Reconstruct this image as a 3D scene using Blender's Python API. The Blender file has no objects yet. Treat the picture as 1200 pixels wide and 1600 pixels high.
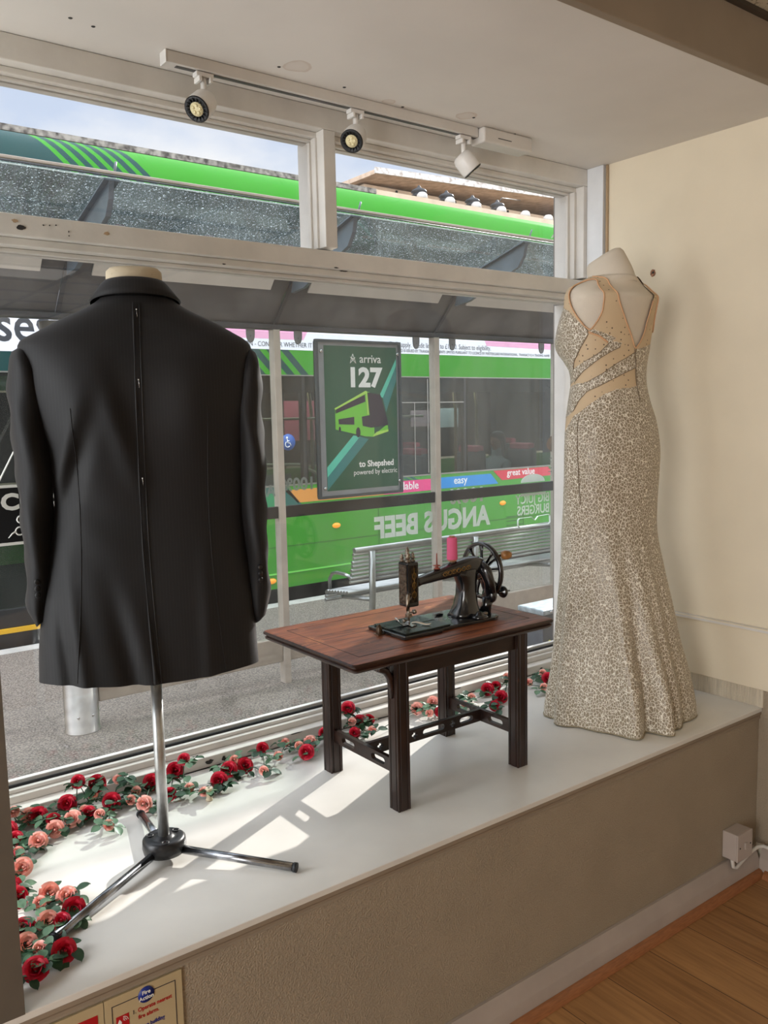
import bpy, bmesh, math, random
from mathutils import Vector, Matrix
for _b in (bpy.data.objects, bpy.data.meshes, bpy.data.materials, bpy.data.lights, bpy.data.cameras, bpy.data.curves):
    for _x in list(_b): _b.remove(_x)
SC=bpy.context.scene; COL=SC.collection
PI=math.pi; rnd=random.Random(7)
# ------------------------------------------------------------------ camera
cd=bpy.data.cameras.new('camera'); cam=bpy.data.objects.new('camera',cd); COL.objects.link(cam); SC.camera=cam
cd.sensor_fit='VERTICAL'; cd.sensor_height=36; cd.lens=1335/1600*36; cd.clip_start=.05; cd.clip_end=300
_y,_p,_r=math.radians(37.0),math.radians(6.5),math.radians(1.18)
_f=Vector((math.sin(_y)*math.cos(_p),math.cos(_y)*math.cos(_p),-math.sin(_p)))
_r0=Vector((math.cos(_y),-math.sin(_y),0)); _u0=_r0.cross(_f)
_R=_r0*math.cos(_r)-_u0*math.sin(_r); _U=_u0*math.cos(_r)+_r0*math.sin(_r)
cam.matrix_world=Matrix(((_R.x,_U.x,-_f.x,0),(_R.y,_U.y,-_f.y,0),(_R.z,_U.z,-_f.z,1.575),(0,0,0,1)))
# ------------------------------------------------------------------ view
SC.view_settings.view_transform='Standard'; SC.view_settings.look='None'
SC.view_settings.gamma=1; SC.view_settings.use_curve_mapping=False
SC.view_settings.exposure=0.10
# ------------------------------------------------------------------ sky
W=bpy.data.worlds.new('sky'); SC.world=W; W.use_nodes=True
_n=W.node_tree.nodes; _l=W.node_tree.links; _n.clear()
o=_n.new('ShaderNodeOutputWorld'); bg=_n.new('ShaderNodeBackground'); tc=_n.new('ShaderNodeTexCoord')
mp=_n.new('ShaderNodeMapping'); mp.inputs['Scale'].default_value=(2.2,2.2,5)
nz=_n.new('ShaderNodeTexNoise'); nz.inputs['Scale'].default_value=1.6; nz.inputs['Detail'].default_value=7; nz.inputs['Roughness'].default_value=.55
cr=_n.new('ShaderNodeValToRGB'); e=cr.color_ramp.elements
e[0].position=.38; e[0].color=(.60,.70,.88,1); e[1].position=.62; e[1].color=(.92,.94,.97,1)
_l.new(tc.outputs['Generated'],mp.inputs[0]); _l.new(mp.outputs[0],nz.inputs['Vector']); _l.new(nz.outputs['Fac'],cr.inputs[0])
_l.new(cr.outputs[0],bg.inputs[0]); 
_d=_n.new('ShaderNodeVectorMath'); _d.operation='DOT_PRODUCT'; _d.inputs[1].default_value=(-.30,-.58,.76); _l.new(tc.outputs['Generated'],_d.inputs[0])
_m=_n.new('ShaderNodeMapRange'); _m.interpolation_type='SMOOTHSTEP'; _m.inputs['From Min'].default_value=-.1; _m.inputs['From Max'].default_value=.75; _m.inputs['To Min'].default_value=1.0; _m.inputs['To Max'].default_value=4.2; _l.new(_d.outputs['Value'],_m.inputs[0]); _l.new(_m.outputs[0],bg.inputs[1])
_l.new(bg.outputs[0],o.inputs[0])
# ------------------------------------------------------------------ sun, entrance daylight, added room fill, shop ceiling lamps
def light(name,typ,loc,dirv,energy,color=(1,1,1),size=None,size_y=None,angle=None):
    d=bpy.data.lights.new(name,typ); d.energy=energy; d.color=color
    if size: d.shape='RECTANGLE'; d.size=size; d.size_y=size_y or size
    if angle: d.angle=angle
    ob=bpy.data.objects.new(name,d); COL.objects.link(ob); ob.location=loc
    ob.rotation_euler=Vector(dirv).to_track_quat('-Z','Y').to_euler(); return ob
light('sun','SUN',(6,6,6),(-.911,-.412,-.45),8.4,(1,.96,.90),angle=.012)
light('entrance_daylight','AREA',(-.95,1.86,1.62),(1,0,.03),30,(.95,.98,1),.62,1.7)
light('room_fill','AREA',(-3.4,-.8,1.6),(1,.5,.12),108,(.97,.98,1),1.4,2.2)  # added fill lamp, brightens the front wall and floor
# ------------------------------------------------------------------ materials
MC={}
def mat(name,col,rough=.6,metal=0.,bump=0.,bscale=40.,var=0.,vscale=8.,spec=.5,col2=None,sheen=0.,coat=0.,stretch=None,trans=0.,emit=None,alpha=1.,detail=4.):
    if name in MC: return MC[name]
    m=bpy.data.materials.new(name); MC[name]=m; m.use_nodes=True
    N=m.node_tree.nodes; L=m.node_tree.links; b=N['Principled BSDF']
    b.inputs['Base Color'].default_value=(*col,1); b.inputs['Roughness'].default_value=rough; b.inputs['Metallic'].default_value=metal
    b.inputs['Specular IOR Level'].default_value=spec
    if sheen: b.inputs['Sheen Weight'].default_value=sheen; b.inputs['Sheen Roughness'].default_value=.4
    if coat: b.inputs['Coat Weight'].default_value=coat; b.inputs['Coat Roughness'].default_value=.08
    if trans: b.inputs['Transmission Weight'].default_value=trans
    if alpha<1: b.inputs['Alpha'].default_value=alpha
    if emit: b.inputs['Emission Color'].default_value=(*emit[0],1); b.inputs['Emission Strength'].default_value=emit[1]
    tc=N.new('ShaderNodeTexCoord'); mp=N.new('ShaderNodeMapping'); L.new(tc.outputs['Object'],mp.inputs[0])
    if stretch: mp.inputs['Scale'].default_value=stretch
    # every surface is procedural: a little unevenness of colour
    n=N.new('ShaderNodeTexNoise'); n.inputs['Scale'].default_value=vscale; n.inputs['Detail'].default_value=detail; L.new(mp.outputs[0],n.inputs['Vector'])
    r=N.new('ShaderNodeValToRGB'); v=var if var else .04
    c2=col2 if col2 else tuple(max(0,c*(1-v)) for c in col); c1=col if col2 else tuple(min(1,c*(1+v)) for c in col)
    r.color_ramp.elements[0].position=.35; r.color_ramp.elements[0].color=(*c2,1); r.color_ramp.elements[1].position=.65; r.color_ramp.elements[1].color=(*c1,1)
    L.new(n.outputs['Fac'],r.inputs[0]); L.new(r.outputs[0],b.inputs['Base Color'])
    if bump:
        n2=N.new('ShaderNodeTexNoise'); n2.inputs['Scale'].default_value=bscale; n2.inputs['Detail'].default_value=5; L.new(mp.outputs[0],n2.inputs['Vector'])
        bp=N.new('ShaderNodeBump'); bp.inputs['Strength'].default_value=bump; bp.inputs['Distance'].default_value=.01
        L.new(n2.outputs['Fac'],bp.inputs['Height']); L.new(bp.outputs[0],b.inputs['Normal'])
    return m
def nodes(m): return m.node_tree.nodes,m.node_tree.links,m.node_tree.nodes['Principled BSDF']
def glassmat(name,tint=(1,1,1),refl=1.0,dirt=0.,dscale=120.,dcol=(.75,.78,.78),drange=(.55,.75),rough=0.,smear=0.):
    """thin pane: clear transmission, fresnel mirror, real dirt on the surface"""
    m=bpy.data.materials.new(name); MC[name]=m; m.use_nodes=True; N=m.node_tree.nodes; L=m.node_tree.links; N.clear()
    o=N.new('ShaderNodeOutputMaterial'); t=N.new('ShaderNodeBsdfTransparent'); t.inputs[0].default_value=(*tint,1)
    g=N.new('ShaderNodeBsdfGlossy'); g.inputs['Roughness'].default_value=rough; ge=N.new('ShaderNodeNewGeometry'); dt=N.new('ShaderNodeVectorMath'); dt.operation='DOT_PRODUCT'; L.new(ge.outputs['Normal'],dt.inputs[0]); L.new(ge.outputs['Incoming'],dt.inputs[1])
    def mm(op,a,b):
        n=N.new('ShaderNodeMath'); n.operation=op
        for i,x in enumerate((a,b)):
            if isinstance(x,(int,float)): n.inputs[i].default_value=x
            elif x is not None: L.new(x,n.inputs[i])
        return n
    cs=mm('SUBTRACT',1.,mm('ABSOLUTE',dt.outputs['Value'],None).outputs[0]); ml=mm('MULTIPLY',mm('MULTIPLY_ADD',mm('POWER',cs.outputs[0],5.).outputs[0],.96).outputs[0],refl)
    ml.inputs[0].links[0].from_node.inputs[2].default_value=.04
    mx=N.new('ShaderNodeMixShader'); L.new(ml.outputs[0],mx.inputs[0]); L.new(t.outputs[0],mx.inputs[1]); L.new(g.outputs[0],mx.inputs[2])
    last=mx
    tc=N.new('ShaderNodeTexCoord')
    for (amt,sc,rng,st) in ((dirt,dscale,drange,(1,1,1)),(smear,3.,(.35,.8),(1,1,.35))):
        if not amt: continue
        mp=N.new('ShaderNodeMapping'); mp.inputs['Scale'].default_value=st; L.new(tc.outputs['Object'],mp.inputs[0])
        n=N.new('ShaderNodeTexNoise'); n.inputs['Scale'].default_value=sc; n.inputs['Detail'].default_value=6; n.inputs['Roughness'].default_value=.7; L.new(mp.outputs[0],n.inputs['Vector'])
        r=N.new('ShaderNodeMapRange'); r.inputs['From Min'].default_value=rng[0]; r.inputs['From Max'].default_value=rng[1]; r.inputs['To Max'].default_value=amt; L.new(n.outputs['Fac'],r.inputs[0])
        d=N.new('ShaderNodeBsdfDiffuse'); d.inputs[0].default_value=(*dcol,1); tl=N.new('ShaderNodeBsdfTranslucent'); tl.inputs[0].default_value=(*dcol,1)
        dm=N.new('ShaderNodeMixShader'); dm.inputs[0].default_value=.5; L.new(d.outputs[0],dm.inputs[1]); L.new(tl.outputs[0],dm.inputs[2])
        m2=N.new('ShaderNodeMixShader'); L.new(r.outputs[0],m2.inputs[0]); L.new(last.outputs[0],m2.inputs[1]); L.new(dm.outputs[0],m2.inputs[2]); last=m2
    L.new(last.outputs[0],o.inputs[0]); return m
def srgb(r,g,b):
    f=lambda c:(c/255/12.92) if c/255<=.04045 else ((c/255+.055)/1.055)**2.4
    return (f(r),f(g),f(b))
# ------------------------------------------------------------------ mesh builder
class MB:
    def __init__(s): s.v=[]; s.f=[]; s.mi=[]; s.sm=[]
    def add(s,vs,fs,m=0,smooth=False):
        b=len(s.v); s.v+=[tuple(x) for x in vs]
        for f in fs: s.f.append([b+i for i in f]); s.mi.append(m); s.sm.append(smooth)
        return s
    def box(s,x0,x1,y0,y1,z0,z1,m=0,T=None):
        vs=[(x,y,z) for x in (x0,x1) for y in (y0,y1) for z in (z0,z1)]
        if T: vs=[tuple(T@Vector(v)) for v in vs]
        return s.add(vs,[(0,1,3,2),(4,6,7,5),(0,4,5,1),(2,3,7,6),(0,2,6,4),(1,5,7,3)],m)
    def prism(s,poly,h0,h1,axis='z',m=0,T=None):
        """extrude a 2D polygon along an axis; poly is in the two other axes, in x,y,z order"""
        def mk(p,h): return {'z':(p[0],p[1],h),'y':(p[0],h,p[1]),'x':(h,p[0],p[1])}[axis]
        n=len(poly); vs=[mk(p,h0) for p in poly]+[mk(p,h1) for p in poly]
        if T: vs=[tuple(T@Vector(v)) for v in vs]
        fs=[list(range(n))[::-1],list(range(n,2*n))]+[(i,(i+1)%n,n+(i+1)%n,n+i) for i in range(n)]
        return s.add(vs,fs,m)
    def tube(s,path,rad,n=10,m=0,cap=True,sc=(1,1)):
        path=[Vector(p) for p in path]; k=len(path); R=rad if isinstance(rad,(list,tuple)) else [rad]*k
        vs=[]; up=None
        for i in range(k):
            t=(path[min(i+1,k-1)]-path[max(i-1,0)]); t=t.normalized() if t.length>1e-9 else Vector((0,0,1))
            if up is None: up=Vector((0,0,1)) if abs(t.z)<.9 else Vector((1,0,0))
            a=(up-t*up.dot(t)); a=a.normalized() if a.length>1e-6 else t.orthogonal().normalized(); up=a; b=t.cross(a)
            for j in range(n):
                q=2*PI*j/n; vs.append(path[i]+a*(R[i]*sc[0]*math.cos(q))+b*(R[i]*sc[1]*math.sin(q)))
        fs=[(i*n+j,i*n+(j+1)%n,(i+1)*n+(j+1)%n,(i+1)*n+j) for i in range(k-1) for j in range(n)]
        s.add(vs,fs,m,True)
        if cap:
            b=len(s.v)-len(vs); s.f.append([b+j for j in range(n)][::-1]); s.mi.append(m); s.sm.append(False)
            s.f.append([b+(k-1)*n+j for j in range(n)]); s.mi.append(m); s.sm.append(False)
        return s
    def lathe(s,prof,c=(0,0,0),axis='z',n=24,m=0,T=None,smooth=True,cap=True):
        """prof: list of (radius, height)"""
        vs=[]
        for r,h in prof:
            r=max(r,1e-5)
            for j in range(n):
                q=2*PI*j/n; a,b=r*math.cos(q),r*math.sin(q)
                v={'z':(a,b,h),'y':(b,h,a),'x':(h,a,b)}[axis]; v=Vector((v[0]+c[0],v[1]+c[1],v[2]+c[2]))
                vs.append(T@v if T else v)
        k=len(prof)
        fs=[(i*n+j,i*n+(j+1)%n,(i+1)*n+(j+1)%n,(i+1)*n+j) for i in range(k-1) for j in range(n)]
        s.add(vs,fs,m,smooth)
        b=len(s.v)-len(vs)
        if not cap: return s
        if prof[0][0]>1e-4: s.f.append([b+j for j in range(n)][::-1]); s.mi.append(m); s.sm.append(False)
        if prof[-1][0]>1e-4: s.f.append([b+(k-1)*n+j for j in range(n)]); s.mi.append(m); s.sm.append(False)
        return s
    def loft(s,rings,m=0,cap0=True,cap1=True,smooth=True):
        n=len(rings[0]); k=len(rings); vs=[p for r in rings for p in r]
        s.add(vs,[(i*n+j,i*n+(j+1)%n,(i+1)*n+(j+1)%n,(i+1)*n+j) for i in range(k-1) for j in range(n)],m,smooth)
        b=len(s.v)-len(vs)
        if cap0: s.f.append([b+j for j in range(n)][::-1]); s.mi.append(m); s.sm.append(False)
        if cap1: s.f.append([b+(k-1)*n+j for j in range(n)]); s.mi.append(m); s.sm.append(False)
        return s
    def build(s,name,mats,parent=None,bevel=0.,seg=2,loc=None,sub=0,smooth_angle=None,solid=0.):
        me=bpy.data.meshes.new(name); off=Vector(loc) if loc is not None else Vector((0,0,0))
        me.from_pydata([tuple(Vector(v)-off) for v in s.v],[],s.f)
        for mm in (mats if isinstance(mats,(list,tuple)) else [mats]): me.materials.append(mm)
        me.polygons.foreach_set('material_index',s.mi); me.polygons.foreach_set('use_smooth',s.sm); me.update()
        bm=bmesh.new(); bm.from_mesh(me); bmesh.ops.recalc_face_normals(bm,faces=bm.faces)
        if bevel:
            bmesh.ops.remove_doubles(bm,verts=bm.verts,dist=1e-6)
            es=[e for e in bm.edges if len(e.link_faces)==2 and e.calc_face_angle(0)>.6]
            bmesh.ops.bevel(bm,geom=es,offset=bevel,segments=seg,profile=.5,affect='EDGES',clamp_overlap=True)
        bm.to_mesh(me); bm.free()
        if smooth_angle:
            for p in me.polygons: p.use_smooth=True
            me.set_sharp_from_angle(angle=smooth_angle)
        ob=bpy.data.objects.new(name,me); COL.objects.link(ob); ob.location=off
        if parent is not None: put(ob,parent)
        if sub: md=ob.modifiers.new('sub','SUBSURF'); md.levels=sub; md.render_levels=sub
        if solid: md=ob.modifiers.new('solid','SOLIDIFY'); md.thickness=solid; md.offset=0
        return ob
def wloc(o):
    l=Vector(o.location)
    while o.parent: o=o.parent; l+=Vector(o.location)
    return l
def put(ob,parent):
    """parent in place: things stand unrotated at their own base, so only the offset is removed"""
    ob.parent=parent; ob.location=Vector(ob.location)-wloc(parent)
def tag(o,label,cat=None,group=None,kind=None):
    if label: o['label']=label
    if cat: o['category']=cat
    if group: o['group']=group
    if kind: o['kind']=kind
    return o
def thing(name,label,cat,loc,group=None):
    o=bpy.data.objects.new(name,None); o.empty_display_size=.05; COL.objects.link(o); o.location=loc
    return tag(o,label,cat,group)
def struct(o): o['kind']='structure'; return o
def text(name,s,size,m,parent,loc,right=(1,0,0),up=(0,0,1),ext=.0008,bold=0.,align='LEFT',mirror=False,sx=1.,slant=0.):
    c=bpy.data.curves.new(name,'FONT'); c.body=s; c.size=size; c.extrude=ext; c.offset=bold; c.align_x=align; c.resolution_u=3; c.shear=slant
    t=bpy.data.objects.new(name+'_t',c); COL.objects.link(t); bpy.context.view_layer.update()
    dg=bpy.context.evaluated_depsgraph_get(); me=bpy.data.meshes.new_from_object(t.evaluated_get(dg)); me.name=name
    bpy.data.objects.remove(t); bpy.data.curves.remove(c)
    r=Vector(right).normalized(); u=Vector(up).normalized(); nrm=r.cross(u); sg=-1 if mirror else 1
    M=Matrix(((r.x*sg*sx,u.x,nrm.x,0),(r.y*sg*sx,u.y,nrm.y,0),(r.z*sg*sx,u.z,nrm.z,0),(0,0,0,1)))
    me.transform(M)
    if mirror: me.flip_normals()
    me.materials.clear(); me.materials.append(m)
    ob=bpy.data.objects.new(name,me); COL.objects.link(ob); ob.location=loc
    if parent is not None: put(ob,parent)
    return ob
# ================================================================== THE ROOM
WHITE=mat('white_gloss_paint',srgb(222,219,214),.32,bump=.05,bscale=30,var=.05,vscale=14)
WHITE2=mat('cream_window_paint',srgb(214,210,203),.4,bump=.06,bscale=40,var=.06,vscale=9)
SILLM=mat('sill_paint',srgb(222,219,212),.28,bump=.02,bscale=18,var=.05,vscale=5)
WALLC=mat('cream_wall_paint',srgb(226,214,190),.75,bump=.05,bscale=60,var=.04,vscale=3)
WOODCHIP=mat('woodchip_paint',srgb(160,146,126),.72,bump=.55,bscale=250,var=.04,vscale=6)
CEILM=mat('ceiling_paint',srgb(216,211,204),.8,bump=.04,bscale=25,var=.05,vscale=2.2)
BEAMM=mat('beam_paint',srgb(142,127,109),.7,var=.06,vscale=5)
CHIP=mat('bare_dark_chips',srgb(45,42,40),.7)
DARK=mat('black_gasket',srgb(22,24,28),.5)
BLACK=mat('black_paint',(.006,.006,.007),.5)
STEEL=mat('brushed_steel',srgb(150,145,138),.38,.8,bump=.03,bscale=80,var=.1,vscale=20)
CHROME=mat('worn_chrome',srgb(205,205,205),.16,1.,var=.12,vscale=60)
# water stains in the ceiling paint: brown rings with their own shape
N,L,B=nodes(CEILM)
base=B.inputs['Base Color'].links[0].from_socket
geo=N.new('ShaderNodeTexCoord'); prev=base
for (sx,sy,rr) in ((.60,1.86,.05),(1.25,1.99,.035),(1.87,2.02,.03),(1.60,2.06,.02)):
    d=N.new('ShaderNodeVectorMath'); d.operation='DISTANCE'; d.inputs[1].default_value=(sx,sy,2.48)
    nn=N.new('ShaderNodeTexNoise'); nn.inputs['Scale'].default_value=22; L.new(geo.outputs['Object'],nn.inputs['Vector'])
    L.new(geo.outputs['Object'],d.inputs[0])
    a=N.new('ShaderNodeMath'); a.operation='MULTIPLY_ADD'; a.inputs[1].default_value=rr*.9; L.new(nn.outputs['Fac'],a.inputs[0]); L.new(d.outputs['Value'],a.inputs[2])
    r=N.new('ShaderNodeValToRGB'); el=r.color_ramp.elements; el[0].position=0; el[0].color=(.12,.12,.12,1); el[1].position=1; el[1].color=(0,0,0,1)
    for pos,c in ((rr*1.25,.2),(rr*1.42,.5),(rr*1.55,0.)): q=el.new(pos); q.color=(c,c,c,1)
    L.new(a.outputs[0],r.inputs[0])
    mx=N.new('ShaderNodeMixRGB'); mx.inputs[2].default_value=(*srgb(176,148,120),1); L.new(r.outputs[0],mx.inputs[0]); L.new(prev,mx.inputs[1]); prev=mx.outputs[0]
L.new(prev,B.inputs['Base Color'])
# floor planks
FLOORM=mat('oak_laminate',srgb(160,118,70),.45,bump=.05,bscale=30)
N,L,B=nodes(FLOORM); tc=N.new('ShaderNodeTexCoord'); mp=N.new('ShaderNodeMapping'); mp.inputs['Rotation'].default_value=(0,0,PI/2); mp.inputs['Location'].default_value=(.35,-.105,0)
L.new(tc.outputs['Object'],mp.inputs[0])
br=N.new('ShaderNodeTexBrick'); br.inputs['Scale'].default_value=1; br.inputs['Brick Width'].default_value=1.28; br.inputs['Row Height'].default_value=.19; br.inputs['Mortar Size'].default_value=.0012
br.inputs['Color1'].default_value=(*srgb(184,138,88),1); br.inputs['Color2'].default_value=(*srgb(160,116,70),1); br.inputs['Mortar'].default_value=(*srgb(60,36,18),1); br.offset=.37
L.new(mp.outputs[0],br.inputs['Vector'])
mp2=N.new('ShaderNodeMapping'); mp2.inputs['Scale'].default_value=(26,1.6,1); L.new(tc.outputs['Object'],mp2.inputs[0])
gn=N.new('ShaderNodeTexNoise'); gn.inputs['Scale'].default_value=2.2; gn.inputs['Detail'].default_value=8; gn.inputs['Distortion'].default_value=.6; L.new(mp2.outputs[0],gn.inputs['Vector'])
gr=N.new('ShaderNodeValToRGB'); gr.color_ramp.elements[0].position=.3; gr.color_ramp.elements[0].color=(.55,.48,.42,1); gr.color_ramp.elements[1].position=.65; gr.color_ramp.elements[1].color=(1,1,1,1); L.new(gn.outputs['Fac'],gr.inputs[0])
mm=N.new('ShaderNodeMixRGB'); mm.blend_type='MULTIPLY'; mm.inputs[0].default_value=.8; L.new(br.outputs['Color'],mm.inputs[1]); L.new(gr.outputs[0],mm.inputs[2]); L.new(mm.outputs[0],B.inputs['Base Color'])
RX=2.67; FY=1.465; SZ=.575; WY=2.20; CZ=2.48
struct(MB().box(-4.5,2.9,-6.5,1.6,-.05,0).build('floor',FLOORM))
# walls
struct(MB().box(RX,2.9,-6.5,2.34,-.15,2.9).build('wall_right',WALLC))
struct(MB().box(-.6,RX,FY,1.56,0,.5605).build('wall_front',WOODCHIP))
struct(MB().box(.215,.31,1.452,1.53,.576,2.4795).box(-.62,.21,1.46,1.55,.5755,2.9).build('wall_left',mat('taupe_pilaster_paint',srgb(96,88,78),.6,bump=.04,var=.05)))
struct(MB().box(-4.5,2.9,-6.62,-6.5,0,2.9).build('wall_back',WALLC))
w=MB(); w.box(-4.62,-4.5,-6.5,1.6,0,2.9); w.box(-4.5,-.6,1.46,1.6,0,2.9); struct(w.build('wall_far_side',WALLC))
struct(MB().box(2.664,2.6695,-6.4,1.4645,.0995,.6355).build('wall_lower',WOODCHIP))
# the plinth: sill board, moulded edge
w=MB(); w.box(-.6,RX,1.455,2.33,.561,SZ); struct(w.build('sill',SILLM,bevel=.0015))
w=MB(); w.prism([(1.458,.538),(1.4645,.5345),(1.4645,.5605),(1.4565,.5605),(1.4565,.552),(1.460,.547),(1.460,.541)],-.6,RX-.001,'x'); struct(w.build('trim_1',BEAMM))
# small chips and dirt on the sill top
SKIRT=mat('dull_skirting_paint',srgb(170,158,149),.42,bump=.04,var=.06)
# skirting boards and quadrant
w=MB(); w.prism([(1.436,.001),(1.4645,.001),(1.4645,.098),(1.456,.098),(1.450,.088),(1.443,.078),(1.438,.062),(1.436,.06)],-.6,RX-.03,'x'); struct(w.build('baseboard_front',SKIRT,smooth_angle=.9))
w=MB(); w.prism([(2.641,.001),(2.6695,.001),(2.6695,.098),(2.66,.098),(2.655,.088),(2.648,.078),(2.643,.062),(2.641,.06)],-6.4,1.4355,'y'); struct(w.build('baseboard_right',SKIRT,smooth_angle=.9))
QUAD=mat('orange_brown_beading',srgb(150,96,58),.45,var=.15,vscale=30,stretch=(1,8,8))
w=MB(); w.prism([(1.414,.001),(1.4355,.001),(1.4355,.024),(1.428,.022),(1.419,.014)],-.6,2.64,'x'); w.prism([(2.619,.001),(2.6405,.001),(2.6405,.024),(2.633,.022),(2.624,.014)],-6.4,1.414,'y'); struct(w.build('trim_2',QUAD,smooth_angle=.9))
# ceiling over the window display, fascia up to the tiled ceiling of the shop
struct(MB().box(-.6,RX,1.361,2.34,CZ,2.56).build('ceiling_over_display',CEILM)); bpy.data.objects['ceiling_over_display'].name='ceiling'
w=MB(); w.box(-4.5,RX,1.335,1.36,2.478,2.80); struct(w.build('trim_3',BEAMM,bevel=.003))
TILE=mat('fissured_ceiling_tile',srgb(196,186,166),.9,var=.5,vscale=70,col2=srgb(120,108,90),detail=8)
N,L,B=nodes(TILE)
for n in N:
    if n.type=='VALTORGB': n.color_ramp.elements[0].position=.36; n.color_ramp.elements[1].position=.42
gx=[2.67-.6*i for i in range(0,12)]; gy=[1.33-.6*i for i in range(0,13)]
w=MB()
for i in range(len(gx)-1):
    for j in range(len(gy)-1):
        if (i,j) in ((1,5),(4,5),(1,9),(4,2)): continue
        w.box(gx[i+1]+.002,gx[i]-.002,gy[j+1]+.002,gy[j]-.002,2.642,2.66)
struct(w.build('ceiling_tiles',TILE)); bpy.data.objects['ceiling_tiles'].name='ceiling_2'
w=MB()
for x in gx: w.box(x-.013,x+.011 if x<2.6 else x-.001,-5.9,1.334,2.628,2.641)
for y in gy: w.box(-3.9,2.67-.0015,y-.013,y+.004,2.6285,2.6405)
struct(w.build('trim_4',mat('dark_ceiling_grid',srgb(60,50,40),.6)))
LAMP=mat('lamp_diffuser',(1,1,1),.5,emit=((1,.97,.92),.9))
for k,(i,j) in enumerate(((1,5),(4,5),(1,9),(4,2))):
    if True:
        t=thing('ceiling_light','square ceiling light panel in the tiled shop ceiling','ceiling light',((gx[i]+gx[i+1])/2,(gy[j]+gy[j+1])/2,2.64),'square ceiling light panels of the shop')
        MB().box(gx[i+1]+.012,gx[i]-.014,gy[j+1]+.012,gy[j]-.014,2.645,2.649).build('diffuser',LAMP,t)
        MB().box(gx[i+1]+.005,gx[i]-.005,gy[j+1]+.005,gy[j]-.005,2.65,2.70).build('housing',WHITE,t)
# right wall: white raised band with a ledge, textured strip below, jamb strip and bead by the window
w=MB(); w.box(2.655,2.6695,-.5,2.195,.636,.832); w.box(2.645,2.6695,-.5,2.195,.832,.846,1); struct(w.build('trim_5',[WALLC,WHITE2],bevel=.003))
STRIP=mat('ribbed_paper',srgb(214,202,180),.8,bump=.8,bscale=20,stretch=(1,18,1.2),var=.08)
struct(MB().box(2.660,2.6695,1.45,2.195,.5755,.6355).build('trim_6',STRIP))
w=MB(); w.box(2.652,2.6695,2.125,2.1995,.85,2.4795); struct(w.build('trim_7',mat('cool_white_paint',srgb(222,224,226),.4,bump=.05,var=.05),bevel=.002))
w=MB(); w.tube([(2.664,2.115,.85),(2.664,2.113,1.6),(2.664,2.115,2.478)],.0055,8); struct(w.build('trim_8',mat('tan_bead',srgb(186,160,128),.7)))
# ------------------------------------------------------------------ the shop window
win=thing('window_1','white painted timber shopfront window with two upper lights',None,(1.5,2.25,SZ)); struct(win); 
def wb(name,boxes,m=WHITE2,bv=.0025): 
    w=MB()
    for b in boxes: w.box(*b)
    o=w.build(name,m,win,bevel=bv); return o
X0=.215; X1=2.668
wb('bottom_rail',[(X0,X1,2.20,2.335,.5755,.608),(X0,X1,2.238,2.335,.6082,.628)])
wb('bottom_bead',[(X0,X1,2.255,2.27,.6282,.639)],WHITE)
wb('gasket',[(X0,X1,2.2702,2.2745,.6282,.645)],DARK,0)
wb('outer_bead',[(X0,X1,2.2832,2.30,.6282,.652)],WHITE)
wb('head_rail',[(X0,X1,2.20,2.335,2.418,2.4795),(X0,X1,2.238,2.335,2.402,2.4178),(X0,X1,2.258,2.274,2.393,2.4018),(X0,X1,2.284,2.31,2.393,2.4018)])
wb('transom',[(X0,X1,2.20,2.335,2.018,2.069),(X0,X1,2.222,2.335,1.999,2.0178),(X0,X1,2.258,2.274,1.988,1.9988),(X0,X1,2.284,2.31,1.988,1.9988),(X0,X1,2.245,2.335,2.0692,2.078)])
wb('mullion',[(1.461,1.504,2.20,2.335,2.0785,2.4175),(1.454,1.511,2.235,2.335,2.0785,2.4015),(1.447,1.518,2.258,2.27,2.0785,2.3925)])
wb('jamb',[(2.634,X1,2.20,2.335,2.0785,2.4175),(2.622,X1,2.235,2.335,2.0785,2.4015),(2.61,X1,2.258,2.27,2.0785,2.3925),(2.634,X1,2.20,2.335,.6285,1.9875),(2.622,2.634,2.245,2.335,.6285,1.9875),(X0,.262,2.20,2.335,.6285,1.9875),(X0,.262,2.20,2.335,2.0785,2.4175)])
MAING=glassmat('shop_window_glass',refl=1.15,dirt=.10,dscale=260,drange=(.62,.78),smear=.035)
UPG=glassmat('dirty_upper_glass',refl=1.,dirt=.02,dscale=180,drange=(.58,.72),smear=.02)
wb('pane',[(X0+.005,2.633,2.2748,2.283,.6285,1.9985)],MAING,0)
wb('pane',[(X0+.005,1.460,2.2742,2.2835,2.072,2.402)],UPG,0)
wb('pane',[(1.505,2.633,2.2742,2.2835,2.072,2.402)],UPG,0)
w2=thing('window_2','glazed left return of the shop window display',None,(.24,1.86,SZ)); struct(w2)
MB().box(.225,.255,1.531,2.199,.5765,.612).box(.225,.255,1.531,2.199,2.44,2.479).build('return_frame',WHITE2,w2)
MB().box(.237,.243,1.531,2.199,.613,2.439).build('return_pane',MAING,w2)
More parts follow.
